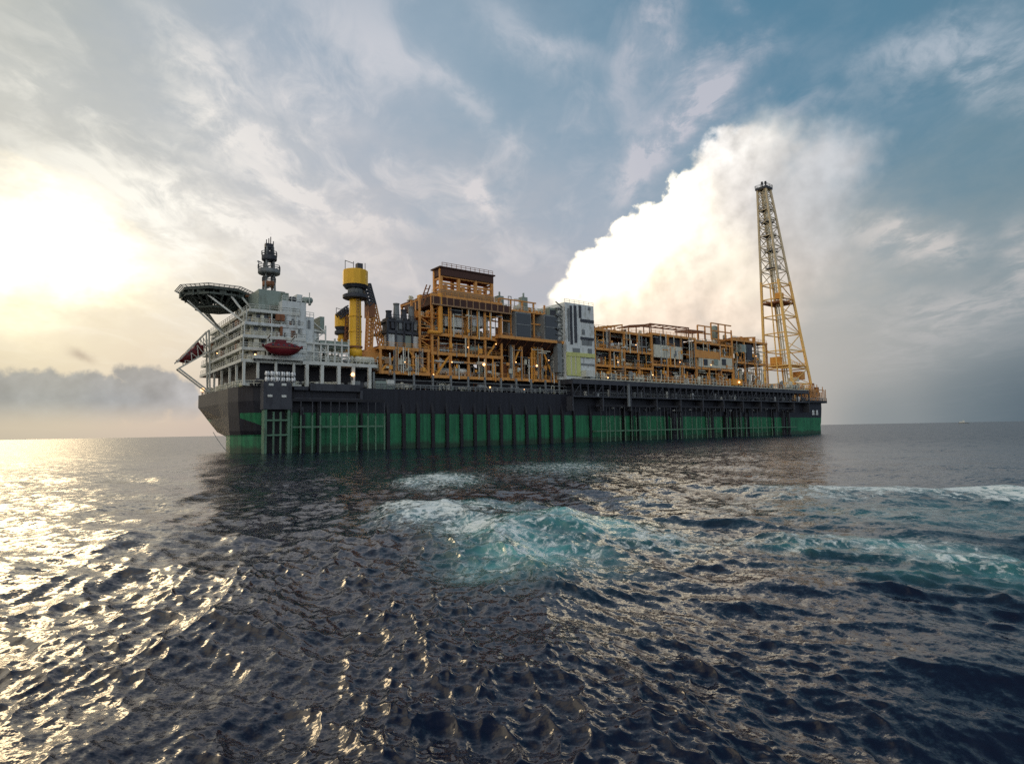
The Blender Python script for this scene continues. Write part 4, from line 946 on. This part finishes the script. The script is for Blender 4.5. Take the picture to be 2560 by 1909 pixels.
MB().box(ucor + 3.5, ucor + 10, HV - 16, HV + 8, lv_[4] + .1, zh_ - 1).build('helideck_house', GREENBOX, hd)
MB().prism([(HU + 6, HV - 6), (HU + 13.5, HV - 10), (HU + 14, HV - 6), (HU + 8, HV + 4)], zh_ - 1.2, zh_ - .75).build('access_platform', RUST, hd)

# ---- flare tower
fu0, fu1, fv0, fv1 = U_(1985, 8, 960), U_(2035, 8, 975), 8.0, 24.0
zf0 = DECK; zf1 = Z_(1905, 474, 21.5)
top = [(274.4, 19.0), (279.2, 19.0), (279.2, 24.0), (274.4, 24.0)]; bot = [(fu0, fv0), (fu1, fv0), (fu1, fv1), (fu0, fv1)]
def leg_at(k, f): return Vector((bot[k][0] + (top[k][0] - bot[k][0]) * f, bot[k][1] + (top[k][1] - bot[k][1]) * f, zf0 + (zf1 - zf0) * f))
fl = MB(); fs_ = [0, .085, .155, .235, .315, .395, .475, .545, .61, .67, .725, .775, .82, .86, .9, .935, .97, 1]
STEELY = paint('galvanised_steel', (.60, .50, .32), .5, (.34, .29, .2), .4)
flm = paint('flare_orange', (.86, .54, .16), .5, (.55, .3, .1), .4)
for k in range(4): fl.bar(leg_at(k, 0), leg_at(k, .56), 1.1 if k != 2 else .7)
ft_low = fl
ft_up = MB()
for k in range(4): ft_up.bar(leg_at(k, .56), leg_at(k, 1), .95)
for i, (f0, f1) in enumerate(zip(fs_, fs_[1:])):
    tgt = ft_low if f1 < .57 else ft_up; w = .6 if f1 < .57 else .46
    for k in range(4):
        a, b_ = leg_at(k, f0), leg_at((k + 1) % 4, f0); c, d_ = leg_at(k, f1), leg_at((k + 1) % 4, f1)
        tgt.bar(c, d_, w * .9); m_ = (c + d_) / 2
        if k == 0: tgt.bar(a, d_, w * .6) if i % 2 else tgt.bar(b_, c, w * .6)
        elif f1 > .57: tgt.bar(a, d_, w * .5); tgt.bar(b_, c, w * .5)
        elif k == 1: tgt.bar(a, d_, w * .5)
        elif k == 2: pass
        else: tgt.bar(a.lerp(b_, .5), m_, w * .8)
flare = ft_low.build('flare_tower', flm, ship); flare['label'] = 'tall leaning lattice flare tower, orange below and grey above'
ft_up.build('upper_lattice', STEELY, flare)
def fplat(f, w, name, mat, h=.5, ex_=.0):
    ps = [leg_at(k, f) for k in range(4)]; cx = sum(p.x for p in ps) / 4; cy = sum(p.y for p in ps) / 4
    pts = [((p.x - cx) * w + cx + ex_, (p.y - cy) * w + cy) for p in ps]
    o = MB().prism(pts, ps[0].z, ps[0].z + h).build(name, mat, flare)
    MB().rail([(*p, ps[0].z + h) for p in pts + pts[:1]], 1.3, .14, 2.5).build('platform_rail', mat, o); return o
fplat(1.0, 1.35, 'flare_platform', DARK, 1.3); fplat(.455, 1.02, 'landing', RUST, .9); fplat(.165, 1.0, 'landing', flm, .5); fplat(.06, 1.0, 'landing', flm, .7)
for f, w in ((.62, .6), (.70, .6), (.775, .7), (.84, .75), (.9, .8)): fplat(f, w, 'ladder_stage', DARK, .5, -.6)
stp = MB(); tb = leg_at(0, .02) * .35 + leg_at(3, .02) * .35 + leg_at(1, .02) * .3; tt = leg_at(0, 1) * .3 + leg_at(3, 1) * .4 + leg_at(1, 1) * .3
for d_ in ((0, 0), (1.1, .5), (.5, 1.6)): stp.tube((tb.x + d_[0], tb.y + d_[1], tb.z), (tt.x + d_[0] * .6, tt.y + d_[1] * .6, tt.z + 1), .34, 8)
stp.build('flare_pipe', CREAM, flare)
tips = MB()
for d_, hh in (((-1.5, 0), 2.8), ((.2, 1), 3.8), ((-.4, -1.4), 3.2)): tips.lathe((tt.x + d_[0], tt.y + d_[1], tt.z + 1), (0, 0, 1), [(0, .35), (hh * .6, .35), (hh * .62, .6), (hh, .55)], 10)
tips.build('flare_tip', DARK, flare)
for (f, m_) in ((.09, CREAM), (.1, ORANGE), (.02, RUST), (.03, WHITE), (.025, RUST)):
    p = leg_at(0, f).lerp(leg_at(1, f), rj(.2, .7)); MB().box(p.x, p.x + rj(2, 5), p.y + 1, p.y + 5, p.z + .6, p.z + rj(2.5, 5)).build('equipment_box', m_, flare)
MB().box(leg_at(3, .17).x + .5, leg_at(0, .17).x + 4, fv1 - 8, fv1 - 3, leg_at(3, .17).z, leg_at(3, .17).z + 4.5).build('equipment_box', AMBER, flare)
MB().box(leg_at(0, .46).x - .5, leg_at(0, .46).x + 3, leg_at(0, .46).y, leg_at(0, .46).y + 3, leg_at(0, .47).z, leg_at(0, .49).z + .8).build('equipment_box', AMBER, flare)
ff_ = MB()
for k in range(26): u = fu0 - 16 + k * 1.5; ff_.box(u - .15, u + .15, 2.2, 2.5, DECK, DECK + rj(5, 9))
ff_.box(fu0 - 16, fu1 - 1, 2.2, 2.5, DECK + 6, DECK + 6.4); ff_.build('tower_foot_fence', ORANGE, flare)
gear(flare, fu0 - 14, fu1, 3, zt, 6, 20, BROWN)

# ---- floodlights that are switched on, then small warm lamps added about the topsides
for (px, py, v, r) in ((494, 940, None, .55), (882, 936, .7, .5), (1210, 911, 2.2, .42), (1342, 914, 2.6, .3), (1225, 968, .3, .26), (1310, 973, .3, .16), (1084, 936, 2.0, .16), (638, 886, 1.0, .22), (1848, 955, -2.9, .4), (1520, 944, -2.9, .2), (1632, 937, -2.9, .2), (1130, 905, 2.6, .16), (1170, 868, 2.6, .15), (1290, 905, 2.6, .17), (1372, 900, 2.6, .15), (1545, 905, .5, .17), (1590, 862, .5, .15), (1700, 905, .5, .16), (1778, 912, .5, .17), (1890, 890, .5, .16), (1012, 905, 2.6, .16), (1240, 860, 2.6, .15), (555, 865, None, .16)):
    if v is None: u, v, z = (-.1, 44.0, DECK + 1.6) if r > .3 else (.8, 30.0, lv_[1] + 1.5)
    else: u, z = S(px, py, v)
    fl_ = MB().box(u - .12, u + .12, v + .2, v + .6, z - 1.5, z).build('floodlight', DARK, ship)
    MB().lathe((u, v, z), (0, 1, 0), [(-r, r * .3), (-r * .6, r * .85), (0, r), (r * .6, r * .85)], 12).build('lit_lens', LAMP, fl_, True)

# ------------------------------------------------------------------ things carried on the ship
def to_world(u, v, z):
    return Vector((SHIP_A[0] + SA[0] * u + SBv[0] * v, SHIP_A[1] + SA[1] * u + SBv[1] * v, z))
def carried(name, label, cat, u, v, z, group=None, rot=(0, 0, 0)):
    o = bpy.data.objects.new(name, None); C.objects.link(o); o.location = to_world(u, v, z)
    o.rotation_mode = 'XYZ'; o.rotation_euler = (rot[0], rot[1], ship.rotation_euler[2] + rot[2])
    return tag(o, label, cat, group)
def boat_hull(L, w, h):
    """closed lifeboat body along x: pointed ends, keel, rounded canopy"""
    b = MB(); ns, nc = 15, 16
    for i in range(ns):
        t = -1 + 2 * i / (ns - 1); k = max(.02, 1 - abs(t) ** 2.6); kt = max(.03, 1 - abs(t) ** 3.2)
        for j in range(nc):
            a = 2 * math.pi * j / nc; y = math.cos(a) * w / 2 * k; z = math.sin(a)
            z = z * h * .42 * kt if z > 0 else z * h * .58 * (k ** .6) + abs(t) ** 3 * h * .28
            b.v.append((t * L / 2, y, z))
    for i in range(ns - 1):
        for j in range(nc): b.f.append((i * nc + j, (i + 1) * nc + j, (i + 1) * nc + (j + 1) % nc, i * nc + (j + 1) % nc))
    b.f.append(tuple(range(nc))); b.f.append(tuple((ns - 1) * nc + j for j in range(nc - 1, -1, -1)))
    return b
uL0, zL = S(655, 866, -1); uL1, zL2 = S(757, 874, -1); LL = uL1 - uL0
lb = carried('lifeboat', 'dark red covered lifeboat hanging level in davits on the ship side', 'lifeboat', (uL0 + uL1) / 2, -1.0, (zL + zL2) / 2)
boat_hull(LL, 3.0, 3.3).build('boat_body', RED, lb, True)
MB().box(-LL * .38, LL * .36, -1.6, -1.5, -.1, .06).build('rubbing_band', RUST, lb)
MB().box(-1.6, .6, -.8, .8, 1.1, 2.0).build('conning_hatch', RED, lb)
for k in range(5): MB().box(-3 + k * 1.3, -2.5 + k * 1.3, -1.45, -1.25, .45, .8).build('side_window', GLASS, lb)
dv = MB()
for f in (.2, .8): u = uL0 + LL * f; dv.bar((u, 2.0, zL - 3), (u, 1.2, zL + 2.6), .4).bar((u, 1.2, zL + 2.6), (u, -1.2, zL + 3.2), .35).bar((u, -1, zL + 3.1), (u, -1, zL + 1.1), .1)
dv.build('lifeboat_davit', WHITE, acc)
p0 = Vector((-.6, 38, Z_(503, 862, 38))); p1 = Vector((-7.6, 38, Z_(446, 906, 38))); ang = math.atan2(p0.z - p1.z, p0.x - p1.x)
fb = carried('lifeboat', 'dark red free-fall lifeboat tilted nose down on the stern ramp', 'lifeboat', (p0.x + p1.x) / 2, 38, (p0.z + p1.z) / 2, None, (0, -ang, 0))
boat_hull((p0 - p1).length * 1.02, 3.2, 3.2).build('boat_body', RED, fb, True)
MB().box(1.6, 3.2, -1, 1, .9, 1.9).build('conning_hatch', RED, fb)
for k in range(3): MB().box(-1.5 + k * 1.2, -1 + k * 1.2, -1.5, -1.35, .35, .7).build('side_window', GLASS, fb)
rp = MB()
for vv in (36.2, 39.8):
    d_ = Vector((p1.x, vv, p1.z - 1.8)); e_ = Vector((p0.x + 1, vv, p0.z - 1.6)); rp.bar(e_, d_, .4); t1 = Vector((p0.x + .4, vv, p0.z + 4.2)); rp.bar(t1, d_ + Vector((-.6, 0, 1.6)), .35); rp.bar(t1, (p0.x + 1, vv, DECK), .4); rp.bar(d_, (.2, vv, DECK + .6), .4)
    for f in (.2, .4, .6, .8): rp.bar(t1.lerp(d_, f), e_.lerp(d_, f), .22); rp.bar(t1.lerp(d_, f), e_.lerp(d_, f - .18), .18)
for f in (0, .33, .66, 1): rp.bar(Vector((p0.x + 1, 36.2, p0.z - 1.6)).lerp(Vector((p1.x, 36.2, p1.z - 1.8)), f), Vector((p0.x + 1, 39.8, p0.z - 1.6)).lerp(Vector((p1.x, 39.8, p1.z - 1.8)), f), .25)
rp.build('launch_ramp', WHITE, ship)

# inflatable raft canisters on the landing platform rail
src = None
k = 0
for row in range(2):
    for i in range(6):
        u, z = S(668 + i * 13, 944 - row * 12, -1.6); u = float(u); z = 17.2 + .68 + row * 1.36
        side = ('at the left end', 'second from the left', 'third from the left', 'third from the right', 'second from the right', 'at the right end')[i]
        lab = f'white raft canister in the {"lower" if row == 0 else "upper"} row, {side}'
        if src is None:
            o = carried('liferaft_canister', lab, 'liferaft', u, -1.6, z, 'white raft canisters by the ship rail'); src = o
            MB().lathe((-.52, 0, 0), (1, 0, 0), [(0, .18), (.08, .5), (.2, .62), (.84, .62), (.96, .5), (1.04, .18)], 12).build('canister_shell', CAN, o, True)
            MB().lathe((-.06, 0, 0), (1, 0, 0), [(0, .65), (.12, .65)], 12).build('strap', GREY, o)
        else:
            o = src.copy(); C.objects.link(o); o.location = to_world(u, -1.6, z); tag(o, lab, 'liferaft', 'white raft canisters by the ship rail')
            for ch in src.children:
                c_ = ch.copy(); C.objects.link(c_); c_.parent = o
cr2 = MB()
for u in (U_(668, -1.6), U_(701, -1.6), U_(732, -1.6)): cr2.box(u - .08, u + .08, -2.1, -1.1, 17.2, 19.8)
cr2.box(U_(668, -1.6), U_(732, -1.6), -1.2, -1.1, 17.2, 17.3).build('canister_rack', GREY, bx)

# slack mooring line from the stern counter
ml = MB(); a_, b_ = Vector((.2, 30, 5.5)), Vector((1.6, 17, -.3))
pts = [a_.lerp(b_, i / 8) - Vector((0, 0, .5 * math.sin(math.pi * i / 8))) for i in range(9)]
for p, q_ in zip(pts, pts[1:]): ml.tube(to_world(*p), to_world(*q_), .09, 6)
tag(ml.build('mooring_line', GREY), 'thin slack line running from the stern overhang down to the water', 'rope')

# ------------------------------------------------------------------ far vessel on the right horizon
d = ray(2408, 1046); dist = 2400.0
fv = bpy.data.objects.new('distant_boat', None); C.objects.link(fv); fv.location = (d[0] / math.hypot(d[0], d[1]) * dist, d[1] / math.hypot(d[0], d[1]) * dist, 0); fv.rotation_euler = (0, 0, -.5)
tag(fv, 'tiny pale vessel far off on the right horizon', 'boat')
hb = MB(); hb.prism([(-13, -3), (9, -3), (14, 0), (9, 3), (-13, 3)], -1, 3.2); hb.build('boat_hull', GREY, fv)
MB().box(-10, 3, -2.4, 2.4, 3.2, 6.8).box(-2, 2.5, -2, 2, 6.8, 9).build('wheelhouse', WHITE, fv)
MB().bar((0, 0, 9), (0, 0, 14), .4).build('mast', WHITE, fv)
